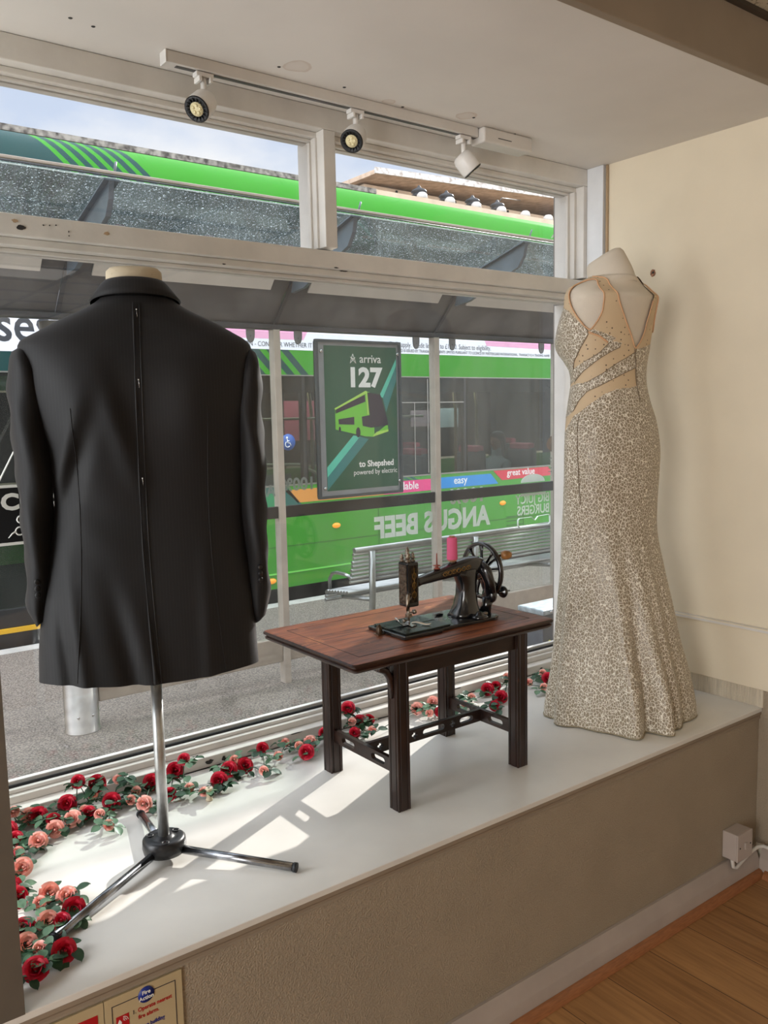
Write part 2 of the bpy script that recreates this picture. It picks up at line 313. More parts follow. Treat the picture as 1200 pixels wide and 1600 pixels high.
# chipped paint showing dark timber
def chip(x,z,w,h,y=2.1992,seed=0):
    r=random.Random(seed); n=14
    pl=[(x+w*math.cos(2*PI*i/n)*(.55+.5*r.random()),z+h*math.sin(2*PI*i/n)*(.55+.5*r.random())) for i in range(n)]
    return pl
w=MB()
for i,(x,z,a,b) in enumerate(((.588,2.038,.012,.007),(1.01,.592,.016,.008),(1.055,.590,.007,.010),(1.41,.594,.011,.007),(1.42,.586,.013,.003),(1.52,2.012,.02,.0025),(1.495,2.02,.010,.0022),(2.40,.592,.009,.004),(2.41,.586,.004,.004),(1.12,1.9985,.007,.002),(1.96,.605,.03,.002),(.9,.604,.02,.002),(1.3,.6055,.03,.0018),(.64,2.049,.003,.002),(.655,2.05,.002,.002),(.67,2.052,.002,.002),(.70,2.04,.0015,.003),(.70,2.03,.0015,.002))):
    w.prism(chip(x,z,a,b,seed=i),2.1985,2.1996,'y')
w.build('paint_chip',CHIP,win)
w=MB(); w.prism(chip(.795,2.046,.010,.005,seed=4),2.1985,2.1996,'y'); w.prism(chip(.575,2.052,.009,.005,seed=9),2.1985,2.1996,'y'); w.build('beige_mark',mat('beige_filler',srgb(176,150,120),.8),win)
w=MB(); w.box(X0,X1,2.1975,2.1995,.5752,.5775); w.build('joint_gap',BLACK,win)
# shopfront around the window outside, keeps the room closed
w=MB(); w.box(-6,-2.2,2.345,2.40,-.15,3.6); w.box(-2.2,.31,2.345,2.40,2.48,3.6); w.box(2.69,9,2.345,2.40,-.15,3.6); w.box(.31,2.69,2.345,2.40,2.48,3.6); w.box(.31,2.69,2.345,2.40,-.15,.60)
struct(w.build('wall_outside_front',mat('shopfront_render',srgb(120,112,104),.8,bump=.2,bscale=50)))
# ceiling holes, wall plug hole
for i,(x,y) in enumerate(((.684,2.047),(.74,2.06),(.965,2.09),(1.21,2.02),(1.43,2.04),(1.66,2.07),(1.90,2.02),(2.02,2.10),(2.12,2.06))):
    o=MB().lathe([(.0008,-.0004),(.0035,-.0012),(.0045,-.0006),(.005,0)],n=10).build('screw_hole',CHIP,loc=(0,0,0)); o.location=(x,y,CZ-.0003)
    tag(o,'small dark screw hole in the white ceiling above the window display','screw hole','screw holes in the display ceiling')
PLUG=mat('broken_plaster',srgb(176,132,104),.9,bump=.6,bscale=90,var=.3,vscale=90,col2=srgb(120,80,60))
w=MB(); w.prism([(1.913+.011*math.cos(2*PI*i/16)*(.8+.3*rnd.random()),2.059+.014*math.sin(2*PI*i/16)*(.8+.3*rnd.random())) for i in range(16)],2.6675,2.671,'x'); o=w.build('plaster_hole',PLUG,loc=(2.669,1.913,2.059))
tag(o,'crumbled brown hole with an empty screw plug in the cream wall beside the dress form','wall hole')
o2=MB().lathe([(.0045,-.0012),(.0045,.0005)],(0,0,0),'x',12).build('wall_plug',CHIP,o); o2.location=(-.0018,-.002,.0015)
# ------------------------------------------------------------------ track lighting
TW=mat('white_track',srgb(208,203,196),.4,bump=.02); LENS=mat('spot_lens',srgb(226,214,170),.25)
tr=thing('lighting_track','long white ceiling lighting track above the window','lighting track',(1.42,2.095,2.455))
MB().box(.925,1.975,2.078,2.112,2.450,2.4795).build('rail',TW,tr,bevel=.002)
MB().box(.955,1.975,2.0885,2.1015,2.4485,2.4499).build('slot',mat('track_slot',srgb(95,92,92),.4,.5),tr)
MB().box(.9225,.9249,2.077,2.113,2.4485,2.4795).build('end_cap',WHITE,tr)
bx=MB(); bx.box(1.978,2.20,2.055,2.12,2.432,2.4795); 
o=bx.build('track_feed_box',TW,bevel=.007,seg=3,loc=(2.09,2.09,2.4795)); tag(o,'long white plastic feed box at the right end of the ceiling track','junction box')
MB().box(2.04,2.10,2.0535,2.0549,2.45,2.452).build('moulded_line',DARK,o)
def spot(x,aim,label):
    t=thing('track_spotlight',label,'spotlight',(x,2.095,2.449),'white round track spotlights'); y=2.095
    MB().box(x-.024,x+.024,y-.012,y+.012,2.437,2.4482).box(x-.019,x-.011,y-.016,y+.016,2.424,2.4369).box(x+.011,x+.019,y-.016,y+.016,2.424,2.4369).build('adapter',WHITE,t,bevel=.0015)
    MB().tube([(x,y,2.4365),(x,y,2.405),(x+.001,y,2.388)],[.0085,.0075,.007],12).build('stem',WHITE,t)
    a=Vector(aim).normalized(); c=Vector((x,y,2.378))+a*.012
    q=a.to_track_quat('Z','Y').to_matrix().to_4x4(); T=Matrix.Translation(c)@q
    MB().lathe([(.001,-.030),(.020,-.030),(.029,-.024),(.033,-.012),(.034,.012),(.0335,.030),(.0325,.033)],n=32,T=T).build('head',WHITE,t)
    f=MB(); f.lathe([(.0323,.0332),(.0335,.034),(.030,.0362),(.024,.034),(.020,.031),(.018,.0332),(.0323,.0332)],n=32,T=T,cap=False)
    for k in range(16): 
        an=2*PI*k/16; f.box(.0185,.029,-.0008,.0008,.0335,.0372,T=T@Matrix.Rotation(an,4,'Z'))
    f.build('heat_sink_ring',BLACK,t)
    ln=MB(); ln.lathe([(.0179,.0325),(.0179,.0350),(.001,.0350)],n=24,T=T)
    for k in range(5):
        an=2*PI*k/5; cc=T@Vector((.0095*math.cos(an),.0095*math.sin(an),.0348)); ln.lathe([(.0048,0),(.0035,.0022),(.001,.003)],n=10,T=Matrix.Translation(cc)@q)
    ln.build('lens_cluster',LENS,t)
    return t
spot(1.03,(-.62,-.38,-.55),'white track spotlight nearest the left end of the track, lens towards the shop')
spot(1.505,(-.60,-.42,-.5),'white track spotlight in the middle of the track, left of the window post top')
spot(1.925,(.55,-.28,-.72),'white track spotlight beside the feed box, turned down to the right')
# ------------------------------------------------------------------ switch box with cable, notices
sw=thing('fused_switch_box','white surface mounted switch box low on the plinth wall by the corner','switch box',(2.50,1.465,.19))
BOXM=mat('aged_white_plastic',srgb(182,170,162),.4)
MB().box(2.46,2.545,1.415,1.4648,.115,.205).build('back_box',BOXM,sw,bevel=.003)
MB().box(2.459,2.546,1.409,1.4148,.114,.206).build('face_plate',BOXM,sw,bevel=.002)
for x in (2.472,2.533):
    MB().lathe([(.003,0),(.0025,-.001),(.001,-.001)],(x,1.4088,.16),'y',10).build('screw',DARK,sw)
MB().box(2.496,2.509,1.404,1.4088,.15,.172).build('rocker',BOXM,sw,bevel=.001)
c=MB(); c.tube([(2.468,1.432,.1145),(2.468,1.432,.108),(2.47,1.43,.09),(2.48,1.426,.085),(2.515,1.425,.098),(2.56,1.424,.112),(2.60,1.423,.117),(2.625,1.415,.116),(2.631,1.37,.112),(2.632,1.30,.108),(2.634,1.0,.108)],.0062,10)
tag(c.build('cable',WHITE2),'white electrical cable looping from the switch box along the skirting into the corner','cable')
PAPER=mat('notice_board_plastic',srgb(186,168,132),.4); RED=mat('red_print',srgb(176,22,30),.45); BLUEP=mat('blue_print',srgb(14,40,128),.4); NAVY=mat('dark_print',srgb(30,30,44),.5)
n=thing('fire_action_notice','cream fire action notice with blue badge on the plinth wall','notice',(.52,1.464,.30))
MB().box(.444,.593,1.4595,1.4645,.20,.532).build('board',PAPER,n)
MB().box(.457,.580,1.459,1.4594,.5145,.516).box(.457,.4585,1.459,1.4594,.21,.5145).box(.5785,.580,1.459,1.4594,.21,.5145).build('border',NAVY,n)
MB().lathe([(.0005,-.0012),(.0155,-.0012),(.0155,0)],(.522,1.459,.513),'y',28).build('badge',BLUEP,n)
WT=mat('white_print',srgb(235,235,230),.5)
text('badge_text','Fire\nAction',.0105,WT,n,(.522,1.4574,.5145),ext=.0002,align='CENTER',bold=.0002)
MB().box(.464,.488,1.4588,1.4594,.468,.492).build('pictogram',RED,n)
g=MB()
for k in range(3): g.tube([(.477+.006*math.sin(a)*(k+1)/2,1.4583,.48+.006*math.cos(a)*(k+1)/2) for a in [i*.25 for i in range(0,7)]],.0006,5)
g.prism([(.467,.47),(.473,.47),(.474,.480),(.470,.486),(.467,.48)],1.4582,1.4587,'y'); g.build('bell_symbol',WT,n)
text('printed_line','1.',.0115,NAVY,n,(.494,1.4590,.484),ext=.0002)
text('printed_line','Operate nearest',.0115,RED,n,(.505,1.4590,.484),ext=.0002,sx=.86,bold=.0002)
text('printed_line','fire alarm.',.0115,RED,n,(.505,1.4590,.470),ext=.0002,sx=.86,bold=.0002)
text('printed_line','2. Leave building',.0115,BLUEP,n,(.494,1.4590,.449),ext=.0002,sx=.8,bold=.0002)
n=thing('fire_point_sign','cream and red fire sign left of the fire action notice','notice',(.38,1.464,.30))
MB().box(.325,.4425,1.4595,1.4645,.20,.532).build('board',PAPER,n)
MB().box(.335,.4315,1.4588,1.4594,.21,.513).build('red_panel',RED,n)
MB().prism([(.398,.44),(.420,.44),(.424,.456),(.416,.474),(.411,.494),(.404,.476),(.397,.462)],1.4580,1.4587,'y').build('flame_symbol',WT,n)
# ------------------------------------------------------------------ hanging closed sign in the window
cs=thing('hanging_sign','black hanging sign with white scissors and lettering behind the jacket','sign',(.60,2.185,1.28))
MB().box(.474,.76,2.182,2.188,1.279,1.425).build('board',BLACK,cs,bevel=.001)
MB().box(.474,.76,2.1805,2.1818,1.4185,1.425).box(.474,.76,2.1805,2.1818,1.279,1.286).box(.474,.479,2.1805,2.1818,1.286,1.4185).box(.755,.76,2.1805,2.1818,1.286,1.4185).build('white_border',WT,cs)
text('lettering','CLOSED',.054,WT,cs,(.494,2.1812,1.366),ext=.0004,bold=.0022,sx=1.1)
g=MB()
def ring(g,c,r,t): g.tube([(c[0]+r*math.cos(a),2.1805,c[1]+r*math.sin(a)) for a in [2*PI*i/20 for i in range(21)]],t,6)
ring(g,(.533,1.312),.0095,.0018); ring(g,(.537,1.340),.0085,.0018)
g.tube([(.541,2.1805,1.318),(.60,2.1805,1.330),(.65,2.1805,1.334)],[.0018,.003,.0006],6); g.tube([(.544,2.1805,1.334),(.60,2.1805,1.322),(.65,2.1805,1.315)],[.0018,.003,.0006],6)
g.tube([(.525,2.1805,1.312),(.515,2.1805,1.307),(.506,2.1805,1.297)],[.0022,.0018,.0008],6); g.build('scissors_emblem',WT,cs)
MB().tube([(.489,2.185,1.425),(.617,2.186,1.66),(.745,2.185,1.425)],.0022,6).build('cord',WT,cs)
MB().tube([(.617,2.186,1.655),(.617,2.199,1.668)],.0015,6).build('hook',STEEL,cs)
# ================================================================== THE STREET
GP=-.15
TAR=mat('pavement_asphalt',srgb(158,146,133),.85,bump=.6,bscale=150,var=.28,vscale=95,col2=srgb(88,80,74),detail=3)
ROAD=mat('road_asphalt',srgb(80,78,76),.85,bump=.4,bscale=150,var=.2,vscale=200)
struct(MB().box(-14,30,2.401,6.70,GP-.2,GP).build('pavement',TAR)); struct(MB().box(-14,40,6.85,40,GP-.25,GP-.12).build('road',ROAD))
struct(MB().box(-14,30,6.70,6.85,GP-.2,GP+.003).build('kerb',mat('concrete_kerb',srgb(190,186,178),.8,bump=.1,var=.1)))
w=MB()
for x,x2 in ((.9,1.55),(3.1,3.6)): w.tube([(x,2.41,GP+.0005),(x+.1,3.0,GP+.0005),(x2,4.2,GP+.0005)],[.004]*3,4)
w.tube([(-2,3.1,GP+.0005),(1.0,3.12,GP+.0005),(6,3.1,GP+.0005)],[.003]*3,4)
struct(w.build('pavement_joint',mat('joint_tar',srgb(50,46,44),.9)))
# ---- bus shelter
SX=(1.42,2.74,4.05,5.335); SY=4.74
ALU=mat('shelter_aluminium',srgb(190,179,166),.42,.25,bump=.05,bscale=60,var=.08,vscale=10)
ALU2=mat('pale_shelter_rail',srgb(172,160,146),.45,.25,var=.08,vscale=12,bump=.05)
GREYP=mat('grey_roof_panel',srgb(98,98,100),.5,var=.14,vscale=5,col2=srgb(76,76,79),bump=.03)
GREYD=mat('dark_grey_powder_coat',srgb(62,64,70),.42,var=.12,vscale=14)
CASEC=mat('clamp_grey',srgb(132,134,136),.4,.4)
sh=thing('bus_shelter','grey bus shelter with steel posts, glass panels and a sloping glass roof outside the window','bus shelter',(3.4,4.74,GP))
def shp(name,w,m,bevel=0,**k): return w.build(name,m,sh,bevel=bevel,**k)
shp('column',MB().lathe([(.098,GP),(.098,GP+.004),(.093,GP+.006),(.093,2.1)],(SX[0],SY,0),'z',40),STEEL)
for k in range(3):
    an=-PI/2-.5+k*.9; shp('rivet',MB().lathe([(.008,0),(.006,-.004),(.001,-.005)],(0,0,0),'y',10),CHROME).location=Vector((SX[0]+.094*math.cos(an),SY+.094*math.sin(an),GP+.10+.001*k))-Vector(sh.location)
for x in SX[1:]: shp('post',MB().box(x-.024,x+.024,SY-.035,SY+.03,GP,2.115),ALU,.004)
for x in (-3.9,-2.6,-1.2,.1): shp('post',MB().box(x-.024,x+.024,SY-.035,SY+.03,GP,2.115),ALU,.004)
SGL=glassmat('shelter_glass',refl=.55,dirt=.04,dscale=30,drange=(.62,.8),dcol=(.8,.83,.83),smear=.05,tint=(.96,.98,.97))
xs=[-3.9,-2.6,-1.2,.1]+list(SX)+[6.6]
for a,b in zip(xs[:-1],xs[1:]):
    if a<SX[0]-.1: continue
    shp('glass_panel',MB().box(a+(.095 if a==SX[0] else .03),b-.03,SY,SY+.01,.155,2.10),SGL)
    shp('base_rail',MB().box(a+(.095 if a==SX[0] else .0245),b-.0245 if b!=SX[0] else b-.095,SY-.02,SY+.03,-.005,.153),ALU2,.006)
    shp('mid_rail',MB().box(a+(.095 if a==SX[0] else .0245),b-.0245 if b!=SX[0] else b-.095,SY-.022,SY-.001,.932,1.008),DARK,.003)
    for x in (a+.17,b-.17):
        if x>SX[1]-.4 and x<5.3:
            cl=MB(); cl.prism([(x+.028*math.cos(t),2.085-.055*math.sin(t)) for t in [PI*i/10 for i in range(11)]]+[(x-.028,2.115),(x+.028,2.115)],SY-.012,SY-.001,'y'); cl.lathe([(.006,-.003),(.004,-.005)],(x,SY-.0105,2.07),'y',8); shp('glass_clamp',cl,CASEC)
shp('mid_rail',MB().box(SX[3]+.0245,6.6,SY-.022,SY-.001,.932,1.008),DARK,.003)
shp('eaves_rail',MB().box(-4.2,5.40,SY-.03,SY+.05,2.116,2.146),GREYD,.004)
# sloping solid panels, pale strips, glass roof and brackets
def slope(p): return 2.12+1.1*(SY-p)
ax=[-3.9,-2.6,-1.2,.1]+list(SX)
for a,b in zip(ax[:-1],ax[1:]):
    if a<-1.3: continue
    w=MB(); w.prism([(4.735,2.147),(4.425,2.4665),(4.44,2.485),(4.752,2.16)],a+.012,b-.012,'x'); shp('solid_roof_panel',w,GREYP)
    w=MB(); x0=a+.13; x1=b-.13
    w.prism([(4.545,2.332),(4.462,2.424),(4.455,2.417),(4.538,2.325)],x0,x1,'x'); shp('pale_strip',w,mat('frosted_pale_strip',srgb(214,208,200),.5,trans=.1))
for x in ax: 
    w=MB(); w.prism([(4.745,2.14),(4.43,2.46),(4.42,2.45),(4.735,2.13)],x-.011,x+.011,'x'); shp('roof_seam_trim',w,GREYD)
RG=glassmat('rain_spotted_roof_glass',refl=.8,dirt=.85,dscale=100,drange=(.58,.68),dcol=(.80,.88,.90),tint=(.84,.91,.89),smear=.05)
w=MB()
RGP=[]
for a,b in zip(ax[:-1],ax[1:]):
    if a<-1.3: continue
    w=MB(); w.prism([(3.80,2.642),(4.43,2.469),(4.432,2.477),(3.802,2.650)],a+.004,b-.004,'x'); shp('roof_glass',w,RG)
w=MB(); w.prism([(3.782,2.640),(3.80,2.640),(3.80,2.654),(3.782,2.654)],-1.3,5.40,'x'); shp('roof_edge_rail',w,ALU2,.003)
w=MB(); w.tube([(-1.3,3.785,2.632),(5.4,3.785,2.632)],.004,8); shp('drip_wire',w,GREYD)
for x in ax[2:]:
    w=MB(); w.prism([(3.83,2.634),(4.45,2.462),(4.50,2.31),(4.36,2.325),(3.90,2.485),(3.85,2.55)],x-.012,x+.012,'x')
    w.prism([(3.83,2.6335),(4.45,2.463),(4.45,2.455),(3.83,2.6255)],x-.035,x+.035,'x')
    w.tube([(x+.01,3.83,2.64),(x+.012,3.80,2.70)],.005,6); shp('roof_bracket',w,mat('bracket_blue_grey',srgb(104,112,122),.4,.3,var=.12,vscale=8))
# poster case on the glass
pc=thing('poster_case','framed dark green poster of route 127 fixed to the bus shelter glass','poster',(3.35,4.68,1.03))
px0,px1,pz0,pz1=3.005,3.697,1.032,2.066
CASE=mat('poster_case_plate',srgb(150,156,160),.35,.5,var=.08)
MB().box(px0,px1,4.675,4.705,pz0,pz0+.018).box(px0,px1,4.675,4.705,pz1-.018,pz1).box(px0,px0+.018,4.675,4.705,pz0+.018,pz1-.018).box(px1-.018,px1,4.675,4.705,pz0+.018,pz1-.018).build('frame',mat('dark_poster_frame',srgb(84,92,96),.4,.6),pc,bevel=.003)
MB().box(px0+.018,px1-.018,4.69,4.703,pz0+.018,pz1-.018).build('backing_plate',CASE,pc)
PG=mat('poster_green',srgb(34,84,62),.5,var=.05,vscale=3)
qx0,qx1,qz0,qz1=3.072,3.664,1.082,2.028
MB().box(qx0,qx1,4.6885,4.6898,qz0,qz1).build('poster_sheet',PG,pc)
TE1=mat('poster_teal',srgb(88,196,170),.5); TE2=mat('poster_dark_teal',srgb(52,124,122),.5)
def pp(u,v): return (qx0+u*(qx1-qx0),qz1-v*(qz1-qz0))
def pprint(name,polys,m,y=4.6882,d=.0006):
    w=MB()
    for p in polys: w.prism([pp(*q) for q in p],y,y+d,'y')
    return w.build(name,m,pc)
pprint('teal_stripe',[[(.005,.835),(.005,.905),(.46,.63),(.37,.62)],[(.995,.08),(.995,.13),(.80,.36),(.745,.345)]],TE1)
pprint('dark_teal_stripe',[[(.005,.906),(.005,.995),(.58,.65),(.46,.63)],[(.995,.131),(.995,.235),(.84,.46),(.795,.36)]],TE2)
GB=mat('illustration_green',srgb(112,196,60),.5); GL=mat('illustration_pale_green',srgb(176,220,96),.5); PB=mat('illustration_dark',srgb(38,32,52),.5)
il=pprint('bus_illustration',[[(.13,.44),(.55,.315),(.60,.315),(.66,.46),(.665,.62),(.86,.545),(.865,.60),(.70,.625),(.64,.635),(.54,.63),(.13,.575)]],GB,4.6876)
def sub(name,polys,m,y):
    w=MB()
    for p in polys: w.prism([pp(*q) for q in p],y,y+.0005,'y')
    o=w.build(name,m); put(o,il); return o
sub('illustration_glass',[[(.135,.435),(.54,.335),(.545,.385),(.135,.465)],[(.575,.32),(.76,.335),(.82,.45),(.86,.53),(.86,.555),(.62,.57),(.50,.555),(.49,.49),(.60,.48)],[(.17,.505),(.385,.49),(.385,.545),(.175,.54)]],PB,4.6870)
sub('illustration_trim',[[(.12,.43),(.55,.308),(.57,.312),(.59,.475),(.57,.475),(.555,.327),(.13,.44)],[(.655,.62),(.64,.635),(.70,.625),(.865,.60),(.865,.585),(.70,.60)]],GL,4.6866)
w=MB()
for u,v,a,b in ((.435,.60,.030,.034),(.185,.575,.014,.018)):
    c=pp(u,v); w.prism([(c[0]+a*math.cos(2*PI*i/16)*.6,c[1]+b*math.sin(2*PI*i/16)) for i in range(16)],4.6862,4.6866,'y')
o=w.build('illustration_wheel',PB); put(o,il)
text('route_number','127',.172,WT,pc,(pp(.30,0)[0],4.6874,pp(0,.276)[1]),ext=.0003,bold=.0075,sx=1.10)
text('company_wordmark','arriva',.078,WT,pc,(pp(.475,0)[0],4.6874,pp(0,.112)[1]),ext=.0003,bold=.0004)
g=MB()
def st(a,b,r=.0022): g.tube([(a[0],4.6874,a[1]),(b[0],4.6874,b[1])],r,6)
bx_,bz_=pp(.385,.0875)
P5=[(bx_,bz_+.033),(bx_+.030,bz_+.004),(bx_+.024,bz_-.028),(bx_-.022,bz_-.028),(bx_-.028,bz_+.004)]
st(P5[0],P5[3]);st(P5[0],P5[2]);st((bx_-.02,bz_+.012),P5[2]);st((bx_+.018,bz_+.010),P5[3]);st((bx_-.012,bz_+.002),(bx_+.014,bz_+.002)); st((bx_-.02,bz_+.012),(bx_,bz_+.004))
g.build('company_emblem',WT,pc)
text('destination_line','to Shepshed',.058,WT,pc,(pp(.44,0)[0],4.6874,pp(0,.845)[1]),ext=.0003,bold=.0016,sx=1.02)
text('slogan_line','powered by electric',.048,WT,pc,(pp(.36,0)[0],4.6874,pp(0,.90)[1]),ext=.0003,sx=.95)
for x,z in ((3.05,1.99),(3.675,1.985),(3.055,1.10),(3.675,1.115)): 
    MB().lathe([(.012,0),(.012,-.006),(.007,-.01),(.001,-.01)],(x,4.6889,z),'y',14).build('bolt',CHROME,pc)
# reflection of a neighbouring shopfront's lettering, built as thin letters on the shelter glass
RFL=mat('pale_reflection',srgb(246,252,244),.6,alpha=.95); 
ml=thing('reflected_lettering','large pale back-to-front reflected lettering about beef in the lower shelter glass','lettering',(4.1,4.756,.75))
def mt(s,size,x,z,bold=.0,sx=1.,m=RFL,par=None): return text('mirrored_words',s,size,m,par or ml,(x,4.7535,z),ext=.0004,bold=bold,mirror=True,sx=sx)
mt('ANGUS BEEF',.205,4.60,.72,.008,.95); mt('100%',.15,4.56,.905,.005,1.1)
m2=thing('reflected_lettering','pale back-to-front reflected burger slogan with a rounded box below in the right shelter glass','lettering',(5.12,4.756,.8))
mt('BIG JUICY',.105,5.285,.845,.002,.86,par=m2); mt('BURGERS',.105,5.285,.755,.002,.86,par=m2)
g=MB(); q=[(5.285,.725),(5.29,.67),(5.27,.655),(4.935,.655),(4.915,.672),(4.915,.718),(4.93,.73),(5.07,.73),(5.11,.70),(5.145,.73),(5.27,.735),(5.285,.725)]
g.tube([(x,4.7535,z) for x,z in q],.009,6,sc=(.2,1)); g.build('rounded_outline',RFL,m2)
g=MB(); g.prism([(5.09+.14*math.cos(PI*i/12),1.012+.065*math.sin(PI*i/12)) for i in range(13)],4.753,4.7545,'y'); g.prism([(4.95,.925),(5.24,.925),(5.24,.905),(4.95,.905)],4.753,4.7545,'y'); g.build('bun_outline',RFL,m2)
RFG=mat('grey_reflection',srgb(150,156,152),.6,alpha=.6)
m3=thing('reflected_lettering','grey back-to-front reflected percentage lettering in the shelter glass between jacket and poster','lettering',(2.9,4.756,1.12))
text('mirrored_words','100%',.115,RFG,m3,(3.02,4.7535,1.10),ext=.0004,bold=.003,mirror=True); text('mirrored_words','HALAL',.10,RFG,m3,(2.78,4.7535,1.075),ext=.0004,bold=.003,mirror=True,sx=.9)
m4=thing('reflected_lettering','faint back-to-front reflection of a burger advert in the shelter glass beside the dress','lettering',(5.5,4.756,1.3))
RFF=mat('faint_reflection',srgb(160,165,165),.6,alpha=.45)
text('mirrored_words','STEAK',.10,RFF,m4,(5.62,4.7535,1.43),ext=.0004,bold=.002,mirror=True)
MB().prism([(5.42+.17*math.cos(2*PI*i/24),1.31+.085*math.sin(2*PI*i/24)) for i in range(24)],4.753,4.7545,'y').build('reflected_burger_picture',mat('brown_reflection',srgb(150,112,76),.6,alpha=.5),m4)  # reflected burger picture, built as a flat coloured shape
for k,z in enumerate((1.19,1.16,1.11,1.08)): MB().box(5.27,5.55-.03*k,4.753,4.7545,z,z+.008).build('printed_line',RFF,m4)  # reflected lines of the burger advert, built as thin bars
# ---- tubular bench
bn=thing('metal_bench','long silver tubular steel bench inside the bus shelter','bench',(4.6,5.1,GP))
BT=mat('bench_steel',srgb(178,178,176),.3,.9,var=.1,vscale=6)
B0,B1=3.46,6.4
for k in range(9):
    z=.612-.030*k; MB().tube([(B0-.005*(k%2),4.955+.008*k,z),(B1,4.955+.008*k,z)],.0125 if k else .021,10).build('back_tube',BT,bn)
for k in range(8):
    y=5.03+.038*k; MB().tube([(B0-.02,y,.295-.004*k),(B1,y,.295-.004*k)],.0145,10).build('seat_tube',BT,bn)
for k in range(3): MB().tube([(B0-.02,5.31+.006*k,.258-.03*k),(B1,5.31+.006*k,.258-.03*k)],.0135,10).build('front_tube',BT,bn)
for x in (3.60,4.62,5.64): MB().tube([(x,4.93,.60),(x,4.935,.3),(x,4.95,.05),(x,4.99,GP)],.024,12).build('leg',BT,bn)
for x in (3.60,4.62,5.64): MB().tube([(x,4.95,.24),(x,5.15,.22),(x,5.33,.20)],.018,10).build('seat_support',BT,bn)
for x in (3.47,): MB().tube([(x,5.30,.28),(x,5.30,.36),(x,5.26,.405),(x,5.2,.42),(x,5.10,.42),(x,5.02,.41)],.013,10).build('armrest',BT,bn)
# ---- utility cabinet
cb=thing('utility_cabinet','galvanised grey street cabinet with yellow graffiti by the bottom right of the window','cabinet',(4.1,3.75,GP))
GAL=mat('galvanised_steel',srgb(166,178,186),.45,.5,var=.25,vscale=25,bump=.1); GAL2=mat('dark_cabinet_side',srgb(84,88,96),.6,var=.2,vscale=12)
MB().box(3.90,4.7,3.56,3.74,GP,.318).build('body',GAL2,cb,bevel=.006); MB().box(3.88,4.72,3.54,3.76,.319,.352).build('lid',GAL,cb,bevel=.008)
for x in (3.95,4.2): MB().lathe([(.011,0),(.009,-.005),(.001,-.007)],(x,3.5395,.335),'y',12).build('rivet',CHROME,cb)
YEL=mat('yellow_spray_paint',srgb(226,220,60),.6); BLU=mat('blue_spray_paint',srgb(28,70,170),.6)
g=MB()
def sp(pts,m=0,r=.009): g.tube([(x,3.5585,z) for x,z in pts],r,6,sc=(.3,1))
sp([(3.925,-.06),(3.93,.05),(3.93,.13),(3.96,.15),(3.985,.12),(3.97,.075),(3.935,.05),(3.99,-.04)]); sp([(3.945,.13),(3.95,.04),(3.96,.0)]); sp([(4.01,.14),(4.10,.12),(4.03,.07)]); sp([(4.06,.11),(4.05,.0)]); sp([(3.97,.07),(4.0,.03),(3.95,-.01),(4.03,.0)]); sp([(3.93,.0),(3.99,.01)])
g.build('yellow_graffiti',YEL,cb)
MB().prism([(4.00,.17),(4.15,.17),(4.16,.26),(4.06,.28),(4.01,.24)],3.5583,3.5598,'y').build('blue_graffiti',BLU,cb)
# ---- double decker bus
bus=thing('double_decker_bus','bright green double decker bus standing at the stop behind the shelter','bus',(5.5,8.2,GP-.12))
BY=7.0; BX0,BX1=.4,11.4
def bp(name,w,m,bevel=0,**k): return w.build(name,m,bus,bevel=bevel,**k)
GREEN=mat('bus_green_paint',srgb(56,144,30),.3,coat=.2,var=.05,vscale=1.5)
LIV=mat('bus_livery_paint',srgb(72,176,46),.4,spec=.15)
N,L,B=nodes(LIV)
def mth(op,a,b=None,c=None):
    n=N.new('ShaderNodeMath'); n.operation=op
    for i,x in enumerate((a,b,c)):
        if x is None: continue
        if isinstance(x,(int,float)): n.inputs[i].default_value=x
        else: L.new(x,n.inputs[i])
    return n.outputs[0]
gp=N.new('ShaderNodeNewGeometry'); sp_=N.new('ShaderNodeSeparateXYZ'); L.new(gp.outputs['Position'],sp_.inputs[0]); X_,Z_=sp_.outputs['X'],sp_.outputs['Z']
def livery(upper):
    # diagonal stripe coordinate: x plus a slope in z, zero at the first pale stripe
    if upper: u=mth('ADD',X_,mth('MULTIPLY',mth('SUBTRACT',Z_,3.43),.95)); u0,per,n=2.36,.118,6
    else: u=mth('ADD',X_,mth('MULTIPLY',mth('SUBTRACT',Z_,1.94),.95)); u0,per,n=3.35,.155,7
    k=mth('DIVIDE',mth('SUBTRACT',u,u0),per)
    fr=mth('FRACT',k); stripe=mth('LESS_THAN',fr,.45)
    left=mth('LESS_THAN',k,0.); right=mth('GREATER_THAN',k,float(n))
    mid=mth('MULTIPLY',mth('SUBTRACT',1.,left),mth('SUBTRACT',1.,right))
    dark=mth('MAXIMUM',left,mth('MULTIPLY',mid,mth('SUBTRACT',1.,stripe)))
    return dark
du=livery(True); dl=livery(False); isu=mth('GREATER_THAN',Z_,3.0)
dd=mth('ADD',mth('MULTIPLY',du,isu),mth('MULTIPLY',dl,mth('SUBTRACT',1.,isu)))
# a pale green leaf-shaped flash far left on the lower band
fl=mth('MULTIPLY',mth('LESS_THAN',mth('ADD',X_,mth('MULTIPLY',Z_,.9)),3.42),mth('LESS_THAN',Z_,2.6)); dd=mth('MULTIPLY',dd,mth('SUBTRACT',1.,fl))
mx=N.new('ShaderNodeMixRGB'); mx.inputs[1].default_value=(*srgb(46,132,20),1); mx.inputs[2].default_value=(*srgb(8,58,56),1); L.new(dd,mx.inputs[0]); L.new(mx.outputs[0],B.inputs['Base Color'])
BDK=mat('bus_black_trim',srgb(20,22,24),.3)
